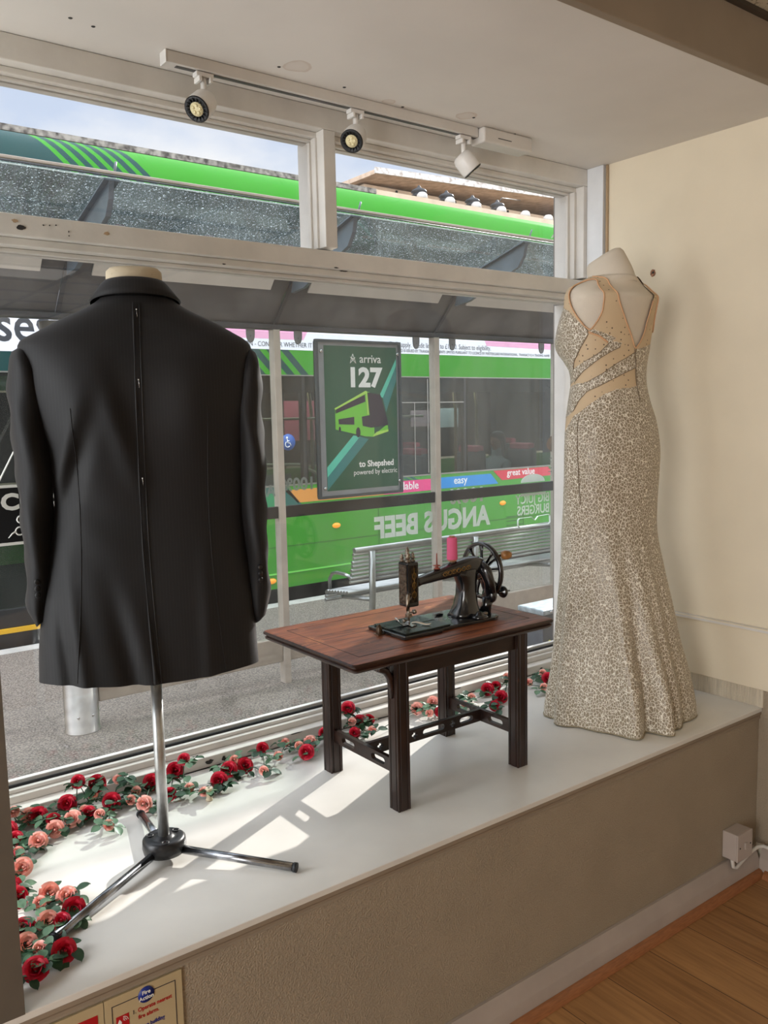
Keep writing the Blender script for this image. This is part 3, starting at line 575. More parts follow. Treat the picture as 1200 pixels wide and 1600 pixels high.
# roof cove band with rounded top edge
prof=[(BY,3.515),(BY,3.54),(BY+.012,3.60),(BY+.04,3.68),(BY+.09,3.745),(BY+.17,3.795),(BY+.30,3.83),(BY+1.2,3.86),(BY+2.1,3.83),(BY+2.4,3.68),(BY+2.45,3.40),(BY+2.41,3.40),(BY+2.35,3.66),(BY+2.1,3.79),(BY+1.2,3.82),(BY+.30,3.79),(BY+.10,3.70),(BY+.05,3.60),(BY+.04,3.515)]
bp('roof',MB().prism(prof,BX0,BX1,'x'),LIV,smooth_angle=.5)
bp('upper_belt',MB().box(BX0,BX1,BY,BY+.04,1.965,2.72),LIV)
bp('lower_side_panel',MB().box(1.99,BX1,BY,BY+.05,-.05,.92),GREEN)
bp('far_side_panel',MB().box(BX0,BX1,BY+2.40,BY+2.45,-.05,.92).box(BX0,BX1,BY+2.40,BY+2.45,1.9,2.72),GREEN)
bp('window_seal',MB().box(1.99,BX1,BY-.006,BY-.0005,.921,.935).box(BX0,BX1,BY-.006,BY-.0005,3.502,3.514).box(BX0,BX1,BY-.004,BY-.0005,1.955,1.9645),STEEL)
TINT=glassmat('tinted_bus_glass',tint=(.52,.56,.54),refl=.5)
TINT2=glassmat('far_tinted_bus_glass',tint=(.13,.15,.15),refl=.5)
wx=[1.99,3.35,4.35,5.49,6.43,7.95,9.2,10.4,BX1]
for a,b in zip(wx[:-1],wx[1:]):
    bp('lower_window',MB().box(a+.02,b-.02,BY+.005,BY+.012,.936,1.954),TINT)
    bp('window_pillar',MB().box(b-.035,b+.035,BY+.014,BY+.05,.93,1.96),BDK)
bp('window_header',MB().box(1.99,BX1,BY+.0125,BY+.03,1.80,1.96),BDK)
bp('opening_vent',MB().box(5.51,6.40,BY+.0,BY+.004,1.69,1.70).box(5.51,5.522,BY,BY+.004,.95,1.69).box(5.70,5.71,BY,BY+.004,.95,1.69).box(5.88,5.892,BY,BY+.004,.95,1.94),STEEL)
ux=[BX0,2.0,3.7,5.3,6.9,8.5,10.0,BX1]
for a,b in zip(ux[:-1],ux[1:]):
    bp('upper_window',MB().box(a+.02,b-.02,BY+.005,BY+.012,2.722,3.501),TINT)
    bp('window_pillar',MB().box(b-.04,b+.04,BY+.014,BY+.05,2.72,3.51),BDK)
for a,b in zip(ux[:-1],ux[1:]): bp('far_upper_window',MB().box(a+.05,b-.05,BY+2.42,BY+2.43,2.74,3.38),TINT2)
for a,b in zip(wx[:-1],wx[1:]): bp('far_lower_window',MB().box(a+.05,b-.05,BY+2.42,BY+2.43,.95,1.88),TINT2)
for a,b in zip(wx[:-1],wx[1:]): bp('far_pillar',MB().box(b-.06,b+.06,BY+2.40,BY+2.45,.92,1.9).box(b-.06,b+.06,BY+2.40,BY+2.45,2.72,3.4),BDK)
INT=mat('bus_interior_grey',srgb(96,104,104),.6,var=.1); INTD=mat('bus_interior_dark',srgb(44,48,50),.6)
bp('lower_floor',MB().box(BX0,BX1,BY+.05,BY+2.4,.05,.10),INTD); bp('upper_deck_floor',MB().box(BX0,BX1,BY+.05,BY+2.4,2.05,2.12),INT)
bp('end_wall',MB().box(BX0-.04,BX0,BY,BY+2.45,-.05,3.6),LIV); bp('rear_wall',MB().box(BX1,BX1+.04,BY,BY+2.45,-.05,3.6),GREEN)
bp('inner_lining',MB().box(1.99,BX1,BY+.051,BY+.07,.06,.90).box(BX0,BX1,BY+.041,BY+.06,2.13,2.71),INTD)
SEAT=mat('bus_seat_teal',srgb(40,66,76),.8,var=.2,vscale=30); SEATR=mat('seat_red_trim',srgb(196,60,84),.6); ORN=mat('orange_handrail',srgb(232,150,70),.4); GOLD=mat('gold_grab_pole',srgb(150,130,84),.4,.3)
seatw=MB(); 
def seat(x,y,z):
    w=MB(); w.box(x,x+.42,y,y+.42,z+.38,z+.48); w.box(x+.36,x+.46,y,y+.42,z+.46,z+1.02)
    o=bp('seat',w,SEAT,.03); h=MB().box(x+.362,x+.458,y+.04,y+.38,z+1.0,z+1.08).build('head_pad',SEATR,o,bevel=.02)
for k in range(11): seat(2.3+.82*k,BY+.12,2.12); seat(2.3+.82*k,BY+1.75,2.12)
for k in (3,4,5,6,7,8): seat(2.2+.84*k,BY+.12,.12)
for k in (2,4,5,7): seat(2.3+.9*k,BY+1.75,.12)
for a,b in ((4.55,4.9),(5.45,6.1),(6.35,8.3)): bp('orange_handrail',MB().tube([(a,BY+.5,3.44),(b,BY+.5,3.44)],.016,8),ORN)
for x in (3.95,4.9,6.95,7.3,8.8): bp('grab_pole',MB().tube([(x,BY+.75,.1),(x,BY+.75,1.62),(x-.05,BY+.75,2.04)],.019,8),GOLD)
bp('grab_rail',MB().tube([(2.6,BY+.7,1.55),(6.4,BY+.7,1.55)],.014,8).tube([(3.9,BY+.3,1.12),(4.45,BY+.3,1.10),(4.75,BY+.3,.96),(5.2,BY+.3,.94)],.014,8),mat('pale_grab_rail',srgb(214,208,180),.3,.4))
bp('modesty_panel',MB().box(3.7,4.3,BY+.2,BY+.23,.12,1.02),mat('glaucous_panel',srgb(120,132,130),.5))
bp('notice_sheet',MB().box(6.62,7.0,BY+1.2,BY+1.205,1.42,1.62),mat('pink_notice',srgb(196,160,168),.6)); bp('notice_sheet',MB().box(7.02,7.4,BY+1.2,BY+1.205,1.40,1.64),mat('pale_notice',srgb(206,212,214),.6))
bp('notice_sheet',MB().box(4.95,5.35,BY+1.4,BY+1.405,1.3,1.75),mat('red_notice',srgb(200,96,110),.6))
bp('saloon_fill',MB().box(2.2,10.8,BY+.9,BY+1.1,2.02,2.045),mat('saloon_fill_strip',(.8,.9,.9),.5,emit=((.85,.95,1.),14.)))  # added glowing strip that brightens the bus interior
bp('inner_partition',MB().box(6.0,6.03,BY+.9,BY+2.3,.1,1.5),INTD)
# adverts and stripes on the lower waist
OR=mat('orange_advert',srgb(214,142,62),.4); PK=mat('pink_advert',srgb(226,60,126),.4); BL=mat('blue_advert',srgb(24,134,204),.4); RD=mat('red_advert',srgb(206,56,72),.4); TL=mat('teal_livery',srgb(24,92,84),.35); EM=mat('emerald_livery',srgb(20,134,84),.35)
def ban(name,poly,m,y=BY-.002,par=None,d=.0015):
    w=MB(); w.prism(poly,y,y+d,'y'); return w.build(name,m,par or bus)
ban('teal_panel',[(1.99,.919),(4.12,.919),(4.30,.72),(1.99,.72)],TL); ban('emerald_panel',[(3.2,.86),(4.0,.86),(4.12,.74),(3.2,.70)],EM,BY-.003)
ban('orange_panel',[(4.10,.882),(5.14,.882),(5.28,.755),(4.24,.755)],OR); ban('pink_panel',[(5.12,.882),(5.91,.882),(6.0,.76),(5.28,.755)],PK,BY-.0025)
ban('blue_panel',[(5.93,.885),(6.80,.885),(6.92,.765),(6.0,.765)],BL,BY-.003); ban('red_panel',[(6.84,.915),(7.76,.915),(7.84,.81),(6.98,.80)],RD,BY-.003)
for k in range(3): ban('dark_stripe',[(5.42+.09*k,.965-.045),(5.47+.09*k,.965-.045),(5.56+.09*k,.83+.053),(5.51+.09*k,.83+.053)],TL,BY-.004)
text('advert_word','affordable',.115,WT,bus,(5.28,BY-.0035,.79),ext=.0005,bold=.001); text('advert_word','frequent',.115,WT,bus,(4.62,BY-.0035,.79),ext=.0005,bold=.001)
text('advert_word','easy',.115,WT,bus,(6.24,BY-.004,.805),ext=.0005,bold=.001); text('advert_word','great value',.105,WT,bus,(7.06,BY-.004,.845),ext=.0005,bold=.001)
# white advert strip along the belt
WAD=mat('white_advert_panel',srgb(226,226,230),.5,var=.03); PAD=mat('pale_pink_advert',srgb(224,160,188),.5)
ban('white_advert',[(BX0,2.195),(BX1,2.195),(BX1,2.60),(BX0,2.60)],WAD); ban('white_advert',[(BX0,2.115),(2.3,2.115),(2.3,2.195),(BX0,2.195)],WAD)
ban('pink_advert_strip',[(2.9,2.29),(4.36,2.29),(4.55,2.6),(2.9,2.6)],PAD,BY-.003); ban('pink_advert_strip',[(6.75,2.31),(8.4,2.29),(8.4,2.6),(6.6,2.6)],PAD,BY-.003)
DT=mat('dark_advert_text',srgb(40,44,50),.5); GT=mat('grey_advert_text',srgb(64,68,76),.5)
text('advert_words','more buses',.38,DT,bus,(.44,BY-.003,2.195),ext=.0005,bold=.005,sx=.9)
text('small_print','OPTION - CONSIDER WHETHER IT IS RIGHT FOR YOU',.062,GT,bus,(3.62,BY-.0045,2.222),ext=.0004,sx=.86)
text('small_print','T&Cs apply. Credit limit up to £1,000. Subject to eligibility.',.075,GT,bus,(5.38,BY-.004,2.262),ext=.0004,sx=.80)
text('small_print','THIS CARD IS ISSUED BY TRANSACT PAYMENTS LIMITED PURSUANT TO LICENCE BY MASTERCARD INTERNATIONAL. TRANSACT IS A TRADING NAME',.042,GT,bus,(5.38,BY-.0045,2.213),ext=.0004,sx=.84)
# body details
bp('panel_gap',MB().box(1.99,BX1,BY-.003,BY-.0005,.345,.35).box(5.20,5.205,BY-.003,BY-.0005,-.04,.72).box(6.33,6.335,BY-.003,BY-.0005,-.04,.75).box(7.33,7.335,BY-.003,BY-.0005,-.04,.75),mat('panel_gap_line',srgb(34,84,24),.5))
bp('skirt_moulding',MB().box(1.99,BX1,BY-.006,BY-.0005,.085,.10),mat('light_green_moulding',srgb(120,214,92),.25))
AMB=mat('amber_marker_lens',srgb(244,140,20),.25,emit=((1,.4,.03),.5))
for x,z in ((4.68,.493),(6.99,.535),(3.93,.03)): bp('marker_lamp',MB().lathe([(.001,-.02),(.03,-.018),(.045,-.008),(.05,0)],(0,0,0),'y',20,T=Matrix.Translation((x,BY-.001,z))@Matrix.Diagonal((1,1,.55,1))),AMB)
bp('air_vent',MB().box(7.05,7.32,BY-.003,BY-.0005,.36,.37).box(7.05,7.32,BY-.003,BY-.0005,.31,.32).box(7.05,7.32,BY-.003,BY-.0005,.26,.27).box(7.05,7.32,BY-.003,BY-.0005,.21,.22),mat('vent_dark_green',srgb(30,90,34),.5))
TYRE=mat('bus_tyre',srgb(28,28,28),.8); HUB=mat('bus_hub',srgb(180,182,180),.35,.6)
for x in (2.72,8.45):
    o=bp('wheel',MB().lathe([(.30,.0),(.44,.01),(.48,.05),(.48,.25),(.44,.29),(.30,.30)],(x,BY-.012,.21),'y',40),TYRE); MB().lathe([(.001,-.002),(.10,-.002),(.14,.03),(.26,.05),(.299,.0)],(x,BY-.01,.21),'y',32).build('hub',HUB,o)
    ban('wheel_arch',[(x+.60*math.cos(PI*i/16),.12+.56*math.sin(PI*i/16)) for i in range(17)]+[(x-.60,-.049),(x+.60,-.049)],BDK,BY-.0052,d=.003)
# front door with yellow step
bp('door_frame',MB().box(1.93,1.99,BY-.01,BY+.05,-.02,1.96).box(.5,.56,BY-.01,BY+.05,-.02,1.96).box(1.21,1.26,BY-.01,BY+.05,.13,1.92).box(.56,1.93,BY-.01,BY+.05,-.02,.13),BDK,.008)
for a,b in ((.56,1.21),(1.26,1.93)): bp('door_glass',MB().box(a,b,BY+.005,BY+.012,.131,1.95),TINT)
bp('step_edge',MB().box(.5,2.6,BY-.035,BY-.011,-.058,-.022),mat('yellow_step_edge',srgb(222,170,20),.4)); bp('skirt',MB().box(.4,2.6,BY-.02,BY+.04,-.21,-.06),BLACK)
ws=thing('round_accessibility_sticker','round blue wheelchair sticker on the lower bus window','sticker',(4.16,6.99,1.33))
MB().lathe([(.001,-.002),(.078,-.002),(.078,0)],(4.16,BY-.001+.004,1.335),'y',28).build('disc',mat('sticker_blue',srgb(24,78,150),.4),ws)
g=MB(); yy=BY-.001; C_=(4.155,1.335)
g.lathe([(.001,0),(.011,0),(.011,.002),(.001,.002)],(C_[0]-.008,yy-.001,C_[1]+.042),'y',12); g.tube([(C_[0]-.006,yy,C_[1]+.028),(C_[0],yy,C_[1]-.006),(C_[0]+.022,yy,C_[1]-.008),(C_[0]+.034,yy,C_[1]-.032)],.0045,6); g.tube([(C_[0]-.004,yy,C_[1]+.012),(C_[0]+.018,yy,C_[1]+.012)],.004,6)
g.tube([(C_[0]-.002+.026*math.cos(a),yy,C_[1]-.02+.026*math.sin(a)) for a in [2.0+i*.3 for i in range(13)]],.004,6); g.build('wheelchair_symbol',WT,ws)
# ---- buildings behind the bus
CONC=mat('weathered_concrete',srgb(140,126,114),.9,bump=.3,bscale=12,var=.35,vscale=9,col2=srgb(80,70,64)); BEI=mat('beige_render',srgb(190,168,142),.85,var=.1,vscale=4,bump=.1)
b1=thing('shop_building','low concrete building with a stained coping seen just above the bus roof','building',(4,13,-.3))
MB().box(-10,9.0,12.0,12.6,-.3,5.02).build('wall',BEI,b1); w=MB()
for k in range(24): w.box(-10+.79*k,-10+.79*k+.78,11.93,12.7,5.021,5.34)
w.build('coping',CONC,b1)
MB().box(-10,8.95,11.90,11.929,5.27,5.35).build('coping_edge',mat('stained_white_edge',srgb(150,140,130),.9,var=.5,vscale=11,col2=srgb(62,54,50)),b1)
for k in range(7): MB().box(-8+2.4*k,-6.6+2.4*k,12.07,12.099,2.9,4.3).build('window',mat('far_window_glass',srgb(50,60,66),.1),b1)
b2=thing('office_building','taller beige building with a projecting canopy roof at the right behind the bus','building',(18,17,-.3))
MB().box(13.0,34,17.8,25,-.3,7.29).build('wall',BEI,b2)
w=MB(); w.add([(12.8,17.03,7.34),(12.8,25,7.30),(34,25,8.1),(34,17.03,8.14),(12.8,17.03,7.44),(12.8,25,7.44),(34,25,8.28),(34,17.03,8.28)],[(0,1,2,3),(4,7,6,5),(0,3,7,4),(1,5,6,2),(0,4,5,1),(3,2,6,7)]); w.build('canopy',mat('brown_beige_soffit',srgb(212,186,160),.9,var=.2,vscale=5,col2=srgb(180,154,130)),b2)
w=MB(); w.add([(12.75,16.98,7.33),(34,16.98,8.13),(34,16.98,8.30),(12.75,16.98,7.47),(12.75,17.029,7.33),(34,17.029,8.13),(34,17.029,8.30),(12.75,17.029,7.47)],[(0,1,2,3),(4,7,6,5),(0,4,5,1),(3,2,6,7),(0,3,7,4),(1,5,6,2)]); w.build('canopy_edge',mat('white_canopy_edge',srgb(222,216,206),.8,var=.3,vscale=10,col2=srgb(150,140,130)),b2)
for k in range(10): MB().tube([(14.0+2.0*k,17.76,7.25),(14.0+2.0*k,17.76,5.5)],.03,6).build('drain_pipe',INTD,b2)
for k in range(8):
    x=11.38+.74*k
    t=thing('lamp_dome','small round white lamp dome on the roof behind the bus','lamp',(x,13.62,5.85),'white lamp domes along the far roof')
    MB().lathe([(.001,.12),(.06,.11),(.10,.07),(.115,.0),(.10,-.02)],(x,13.62,5.87),'z',18).build('dome',mat('white_dome',srgb(176,170,162),.5,var=.05),t); MB().lathe([(.05,-.02),(.05,-.035)],(x,13.62,5.885),'z',10).build('base',INTD,t)
for k in range(4):
    x=11.62+.745*k
    t=thing('chimney_cowl','black finned vent cowl on the far roof between the white lamp domes','vent',(x,14.0,5.93),'black vent cowls along the far roof')
    MB().lathe([(.14,0),(.10,.03),(.16,.06),(.17,.10),(.11,.13),(.17,.16),(.14,.21),(.05,.25),(.02,.30)],(x,14.0,5.93),'z',14).build('cowl',BLACK,t); MB().lathe([(.18,.0),(.18,.012),(.1,.014)],(x,14.0,5.93),'z',12).build('collar',BLACK,t)
b3=MB().box(9.9,22,13.5,15,-.3,5.848).build('low_roof_block',BEI); tag(b3,'low beige rendered block under the lamp domes behind the bus','building'); b3.name='annex_building'
o=MB().tube([(14.2,14.9,5.86),(15.2,15.2,6.7),(17.6,16.9,7.3)],.012,5).build('overhead_cable',BLACK); tag(o,'thin dark overhead cable in front of the beige building','cable')
o=MB().tube([(4.24,3.80,2.668),(4.12,3.5,2.82),(3.86,3.2,2.86)],.0035,6).build('loose_wire',WHITE); tag(o,'thin white wire rising from the right end of the shelter roof','wire')
# ================================================================== TABLE
def woodmat(name,c1,c2,scale=(2,26,26),rough=.45,dist=1.2,bump=.12,wear=None,wearat=.62):
    m=mat(name,c1,rough,bump=0); N,L,B=nodes(m); tc=N.new('ShaderNodeTexCoord'); mp=N.new('ShaderNodeMapping'); mp.inputs['Scale'].default_value=scale; L.new(tc.outputs['Object'],mp.inputs[0])
    n=N.new('ShaderNodeTexNoise'); n.inputs['Scale'].default_value=2.; n.inputs['Detail'].default_value=8; n.inputs['Distortion'].default_value=dist; n.inputs['Roughness'].default_value=.62; L.new(mp.outputs[0],n.inputs['Vector'])
    r=N.new('ShaderNodeValToRGB'); r.color_ramp.elements[0].position=.33; r.color_ramp.elements[0].color=(*c2,1); r.color_ramp.elements[1].position=.66; r.color_ramp.elements[1].color=(*c1,1); L.new(n.outputs['Fac'],r.inputs[0]); out=r.outputs[0]
    if wear:
        n2=N.new('ShaderNodeTexNoise'); n2.inputs['Scale'].default_value=9; n2.inputs['Detail'].default_value=9; n2.inputs['Roughness'].default_value=.7; L.new(tc.outputs['Object'],n2.inputs['Vector'])
        r2=N.new('ShaderNodeValToRGB'); r2.color_ramp.elements[0].position=wearat; r2.color_ramp.elements[0].color=(0,0,0,1); r2.color_ramp.elements[1].position=wearat+.06; r2.color_ramp.elements[1].color=(1,1,1,1); L.new(n2.outputs['Fac'],r2.inputs[0])
        mx=N.new('ShaderNodeMixRGB'); mx.inputs[2].default_value=(*wear,1); L.new(r2.outputs[0],mx.inputs[0]); L.new(out,mx.inputs[1]); out=mx.outputs[0]
    L.new(out,B.inputs['Base Color'])
    bp=N.new('ShaderNodeBump'); bp.inputs['Strength'].default_value=bump; bp.inputs['Distance'].default_value=.003; L.new(n.outputs['Fac'],bp.inputs['Height']); L.new(bp.outputs[0],B.inputs['Normal'])
    return m
WTOP=woodmat('worn_mahogany_top',srgb(154,90,56),srgb(82,44,28),(3,22,22),.34,1.5,.2,srgb(176,112,70),.60)
WLEG=woodmat('dark_stained_oak',srgb(46,26,18),srgb(20,11,8),(26,26,3),.36,.8,.25,srgb(104,56,34),.69)
WLX=woodmat('dark_stained_oak_rail',srgb(46,26,18),srgb(20,11,8),(4,26,26),.36,.8,.25,srgb(104,56,34),.70)
EDGEM=woodmat('dark_moulding',srgb(58,34,24),srgb(26,15,10),(4,22,22),.36,1.,.25,srgb(120,64,38),.66)
TX0,TX1,TY0,TY1,TZ=1.096,1.782,1.582,2.017,1.0
tb=thing('side_table','small dark wooden table with a worn reddish top carrying the sewing machine','table',((TX0+TX1)/2,(TY0+TY1)/2,SZ))
def rr(x0,x1,y0,y1,r,z,n=4):
    o=[]
    for cx,cy,a in ((x1-r,y1-r,0),(x0+r,y1-r,PI/2),(x0+r,y0+r,PI),(x1-r,y0+r,1.5*PI)):
        for i in range(n+1): t=a+PI/2*i/n; o.append((cx+r*math.cos(t),cy+r*math.sin(t),z))
    return o
w=MB(); rings=[]
for ins,z in ((.030,-.027),(.010,-.026),(.004,-.022),(.002,-.017),(.006,-.013),(.006,-.011),(.0,-.009),(-.001,-.005),(.002,-.0015),(.006,0)):
    rings.append(rr(TX0+ins,TX1-ins,TY0+ins,TY1-ins,.012,TZ+z))
w.loft(rings[:-1],cap1=False); top0=w.build('moulded_edge',EDGEM,tb,smooth_angle=.7)
w=MB(); w.loft([rr(TX0+.012,TX1-.012,TY0+.012,TY1-.012,.010,TZ-.003),rr(TX0+.002,TX1-.002,TY0+.002,TY1-.002,.012,TZ-.0014),rr(TX0+.006,TX1-.006,TY0+.006,TY1-.006,.012,TZ)]); top=w.build('tabletop',WTOP,tb,smooth_angle=.7)
# darker frame line let into the top and small button near the right
w=MB()
for a,b in (((TX0+.05,TY0+.05),(TX1-.05,TY0+.05)),((TX1-.05,TY0+.05),(TX1-.05,TY1-.05)),((TX1-.05,TY1-.05),(TX0+.05,TY1-.05)),((TX0+.05,TY1-.05),(TX0+.05,TY0+.05))):
    w.box(min(a[0],b[0])-.001,max(a[0],b[0])+.001,min(a[1],b[1])-.001,max(a[1],b[1])+.001,TZ-.0006,TZ+.0004)
o=w.build('inlay_line',mat('inlay_dark',srgb(50,22,12),.5)); put(o,top)
o=MB().lathe([(.009,0),(.009,.0012),(.006,.0014),(.005,.0008),(.001,.0008)],(1.74,1.80,TZ),'z',18).build('key_plate',CHROME); put(o,top)
LX=(1.275,1.702); LY=(1.648,1.955); lh=.019
w=MB(); 
zA,zB=.917,TZ-.0275
w.box(LX[0]+lh,LX[1]-lh,LY[0]-.009,LY[0]+.009,zA,zB).build('apron',WLX,tb,bevel=.002)
MB().box(LX[0]+lh,LX[1]-lh,LY[1]-.009,LY[1]+.009,zA,zB).build('apron',WLX,tb,bevel=.002)
for x in LX: MB().box(x-.009,x+.009,LY[0]+lh,LY[1]-lh,zA,zB).build('apron',WLX,tb,bevel=.002)
def legmb(x,y):
    w=MB(); h=lh; g=.003
    # fluted square section: grooves near each corner
    prof=[]
    side=[(-h,0),(-h+.006,0),(-h+.008,g),(-h+.010,0),(h-.010,0),(h-.008,g),(h-.006,0)]
    for k in range(4):
        c,s=math.cos(k*PI/2),math.sin(k*PI/2)
        for t,dp in side:
            a,b=t,-h+dp; prof.append((x+a*c-b*s,y+a*s+b*c))
    w.prism(prof,SZ+.0005,TZ-.028,'z'); return w
for x in LX:
    for y in LY: legmb(x,y).build('leg',WLEG,tb)
# pierced flat stretchers (slots and quatrefoils)
def pierced(n0,n1,holes,z0,z1,th,axis,at):
    """a board from n0 to n1 with real holes: outline strips above/below and bars between holes"""
    bm=bmesh.new(); cu=bpy.data.curves.new('s','CURVE'); cu.dimensions='2D'; cu.fill_mode='BOTH'; cu.extrude=th/2
    def spl(pts):
        s=cu.splines.new('POLY'); s.points.add(len(pts)-1)
        for i,p in enumerate(pts): s.points[i].co=(p[0],p[1],0,1)
        s.use_cyclic_u=True
    spl([(n0,z0),(n1,z0),(n1,z1),(n0,z1)]); zc=(z0+z1)/2
    for kind,c,a in holes:
        if kind=='slot':
            r=.0085; pts=[(c+a-r+r*math.cos(t),zc+r*math.sin(t)) for t in [-PI/2+PI*i/8 for i in range(9)]]+[(c-a+r+r*math.cos(t),zc+r*math.sin(t)) for t in [PI/2+PI*i/8 for i in range(9)]]
            spl(pts)
        else:
            pts=[]
            for k in range(4):
                ca=k*PI/2; 
                for i in range(7): t=ca-2.0+4.0*i/6; pts.append((c+.0058*math.cos(ca)+.0048*math.cos(t),zc+.0058*math.sin(ca)+.0048*math.sin(t)))
            spl(pts)
    t=bpy.data.objects.new('t',cu); COL.objects.link(t); bpy.context.view_layer.update()
    me=bpy.data.meshes.new_from_object(t.evaluated_get(bpy.context.evaluated_depsgraph_get())); bpy.data.objects.remove(t); bpy.data.curves.remove(cu)
    for v in me.vertices:
        a,b,c=v.co
        v.co=(a,at+c,b) if axis=='x' else (at+c,a,b)
    me.materials.clear(); me.materials.append(WLX); me.name='stretcher'
    o=bpy.data.objects.new('stretcher',me); COL.objects.link(o); put(o,tb); return o
sz0,sz1=.664,.700
for x in LX: pierced(LY[0]+lh,LY[1]-lh,[('slot',LY[0]+.085,.030),('slot',LY[1]-.085,.030)],sz0,sz1,.012,'y',x)
ym=(LY[0]+LY[1])/2
pierced(LX[0]+.006,LX[1]-.006,[('q',1.325,0),('slot',1.38,.026),('q',1.445,0),('slot',1.515,.040),('q',1.585,0),('slot',1.64,.026)],sz0,sz1,.012,'x',ym)
for x,y,s in ((LX[0],LY[0]+.0,1),):
    w=MB(); pth=[(x-.052,y,.962),(x-.058,y,.952),(x-.04,y,.945),(x-.026,y,.925),(x-.021,y,.895),(x-.021,y,.87)]
    w.tube(pth,[.007,.010,.0105,.010,.008,.005],8); w.build('bracket',WLEG,tb)
w=MB(); w.tube([(LX[0]+.004,LY[1]-.022,.95),(LX[0]+.004,LY[1]-.034,.93),(LX[0]+.004,LY[1]-.024,.90)],[.006,.009,.005],8); w.build('bracket',WLEG,tb)
# ================================================================== SEWING MACHINE
JAP=mat('black_japanned_iron',(.008,.008,.009),.22,coat=.6,bump=.015,bscale=40,var=.3,vscale=30)
NICK=mat('tarnished_nickel',srgb(150,140,128),.28,1.,var=.35,vscale=70,bump=.1,bscale=120)
GOLDL=mat('gold_decal',srgb(140,104,44),.4,.4,var=.5,vscale=120)
BRASS=mat('aged_brass',srgb(150,116,60),.35,.9,var=.3,vscale=60)
sm=thing('sewing_machine','black antique hand crank sewing machine with gold decoration on the dark table','sewing machine',(1.475,1.75,TZ))
def smp(name,w,m=JAP,bevel=0,**k): return w.build(name,m,sm,bevel=bevel,**k)
bx0,bx1,by0,by1=1.318,1.640,1.670,1.832; bz=TZ+.0005
w=MB(); w.prism([(bx0,by0),(bx0+.125,by0),(bx0+.135,by0+.008),(bx0+.19,by0+.010),(bx1,by0+.004),(bx1+.03,by0+.02),(bx1+.03,by1-.05),(bx1-.02,by1),(bx0,by1)],bz,bz+.010,'z'); bed=smp('bed',w,JAP,.0025)
o=MB().box(bx0+.012,bx0+.165,by0+.012,by1-.012,bz+.0102,bz+.0145).build('slide_plate',mat('plate_greenish_steel',srgb(70,78,76),.25,.9,var=.2,vscale=90),None,bevel=.001); put(o,bed)
o=MB().box(bx0+.012,bx0+.165,by0+.078,by0+.081,bz+.0146,bz+.0152).build('slide_plate_groove',BLACK); put(o,bed)
g=MB(); r5=random.Random(5)
for k in range(10):
    x=bx0+.175+.014*k; y=1.752+.012*math.sin(k*1.7); q=[(x+.0065*math.cos(a)*(.6+.4*math.cos(3*a)),y+.0065*math.sin(a)*(.6+.4*math.cos(3*a))) for a in [2*PI*i/14 for i in range(14)]]; g.prism(q,bz+.0101,bz+.0106,'z')
o=g.build('pale_bed_decal',mat('pearl_decal',srgb(170,176,180),.3,.3)); put(o,bed)
# pillar (right) curving into the arm
zb=bz+.010
rings=[]
for cx,z,hx,hy in ((1.598,zb,.050,.042),(1.598,zb+.010,.042,.036),(1.601,zb+.03,.034,.030),(1.604,zb+.06,.029,.026),(1.605,zb+.09,.029,.025),(1.602,zb+.112,.036,.026),(1.598,zb+.130,.048,.026)):
    rings.append([(cx+hx*math.copysign(abs(math.cos(t))**.75,math.cos(t)),1.752+hy*math.copysign(abs(math.sin(t))**.75,math.sin(t)),z) for t in [2*PI*i/28 for i in range(28)]])
smp('pillar',MB().loft(rings))
rings=[]
for x,z,hz,hy in ((1.665,1.146,.014,.016),(1.655,1.147,.022,.023),(1.63,1.147,.027,.026),(1.60,1.148,.025,.025),(1.56,1.146,.021,.022),(1.51,1.139,.017,.019),(1.46,1.132,.0135,.016),(1.435,1.129,.012,.0145),(1.425,1.128,.014,.016),(1.419,1.128,.0135,.016)):
    rings.append([(x,1.752+hy*math.copysign(abs(math.cos(t))**.8,math.cos(t)),z+hz*math.copysign(abs(math.sin(t))**.8,math.sin(t))) for t in [2*PI*i/26 for i in range(26)]])
smp('arm',MB().loft(rings))
g=MB()
for s,(xa,xb,za,zb2) in enumerate(((1.50,1.60,1.140,1.150),)):
    for ph in (0,PI): g.tube([(xa+(xb-xa)*i/24,1.752-.0225-.002*i/24,za+(zb2-za)*i/24+.006*math.sin(i*.8+ph)) for i in range(25)],.0009,5)
for k in range(5): g.tube([(1.515+.02*k+.006*math.cos(a),1.752-.0232-.0004*k,1.142+.002*k+.006*math.sin(a)) for a in [2*PI*i/10 for i in range(11)]],.0006,4)
smp('gold_scroll',g,GOLDL)
# head box on the left with face plate
smp('head',MB().box(1.379,1.416,1.731,1.773,1.066,1.186),JAP,.004)
fp=smp('face_plate',MB().box(1.3765,1.3788,1.736,1.768,1.075,1.180),mat('engraved_nickel',srgb(96,84,72),.3,.8,bump=.6,bscale=160,var=.5,vscale=120),.001)
g=MB(); g.box(1.386,1.409,1.7285,1.7305,1.078,1.178); smp('front_plate',g,mat('engraved_dark_plate',srgb(70,58,48),.35,.7,bump=.6,bscale=160,var=.6,vscale=140,col2=srgb(24,18,14)),.0008)
g=MB()
for zc in (1.10,1.125,1.15): g.tube([(1.3975+.006*math.cos(a),1.7278,zc+.009*math.sin(a)) for a in [2*PI*i/12 for i in range(13)]],.0008,5)
g.tube([(1.3975,1.7278,1.085),(1.3975,1.7278,1.172)],.0008,5); smp('gold_scroll',g,GOLDL)
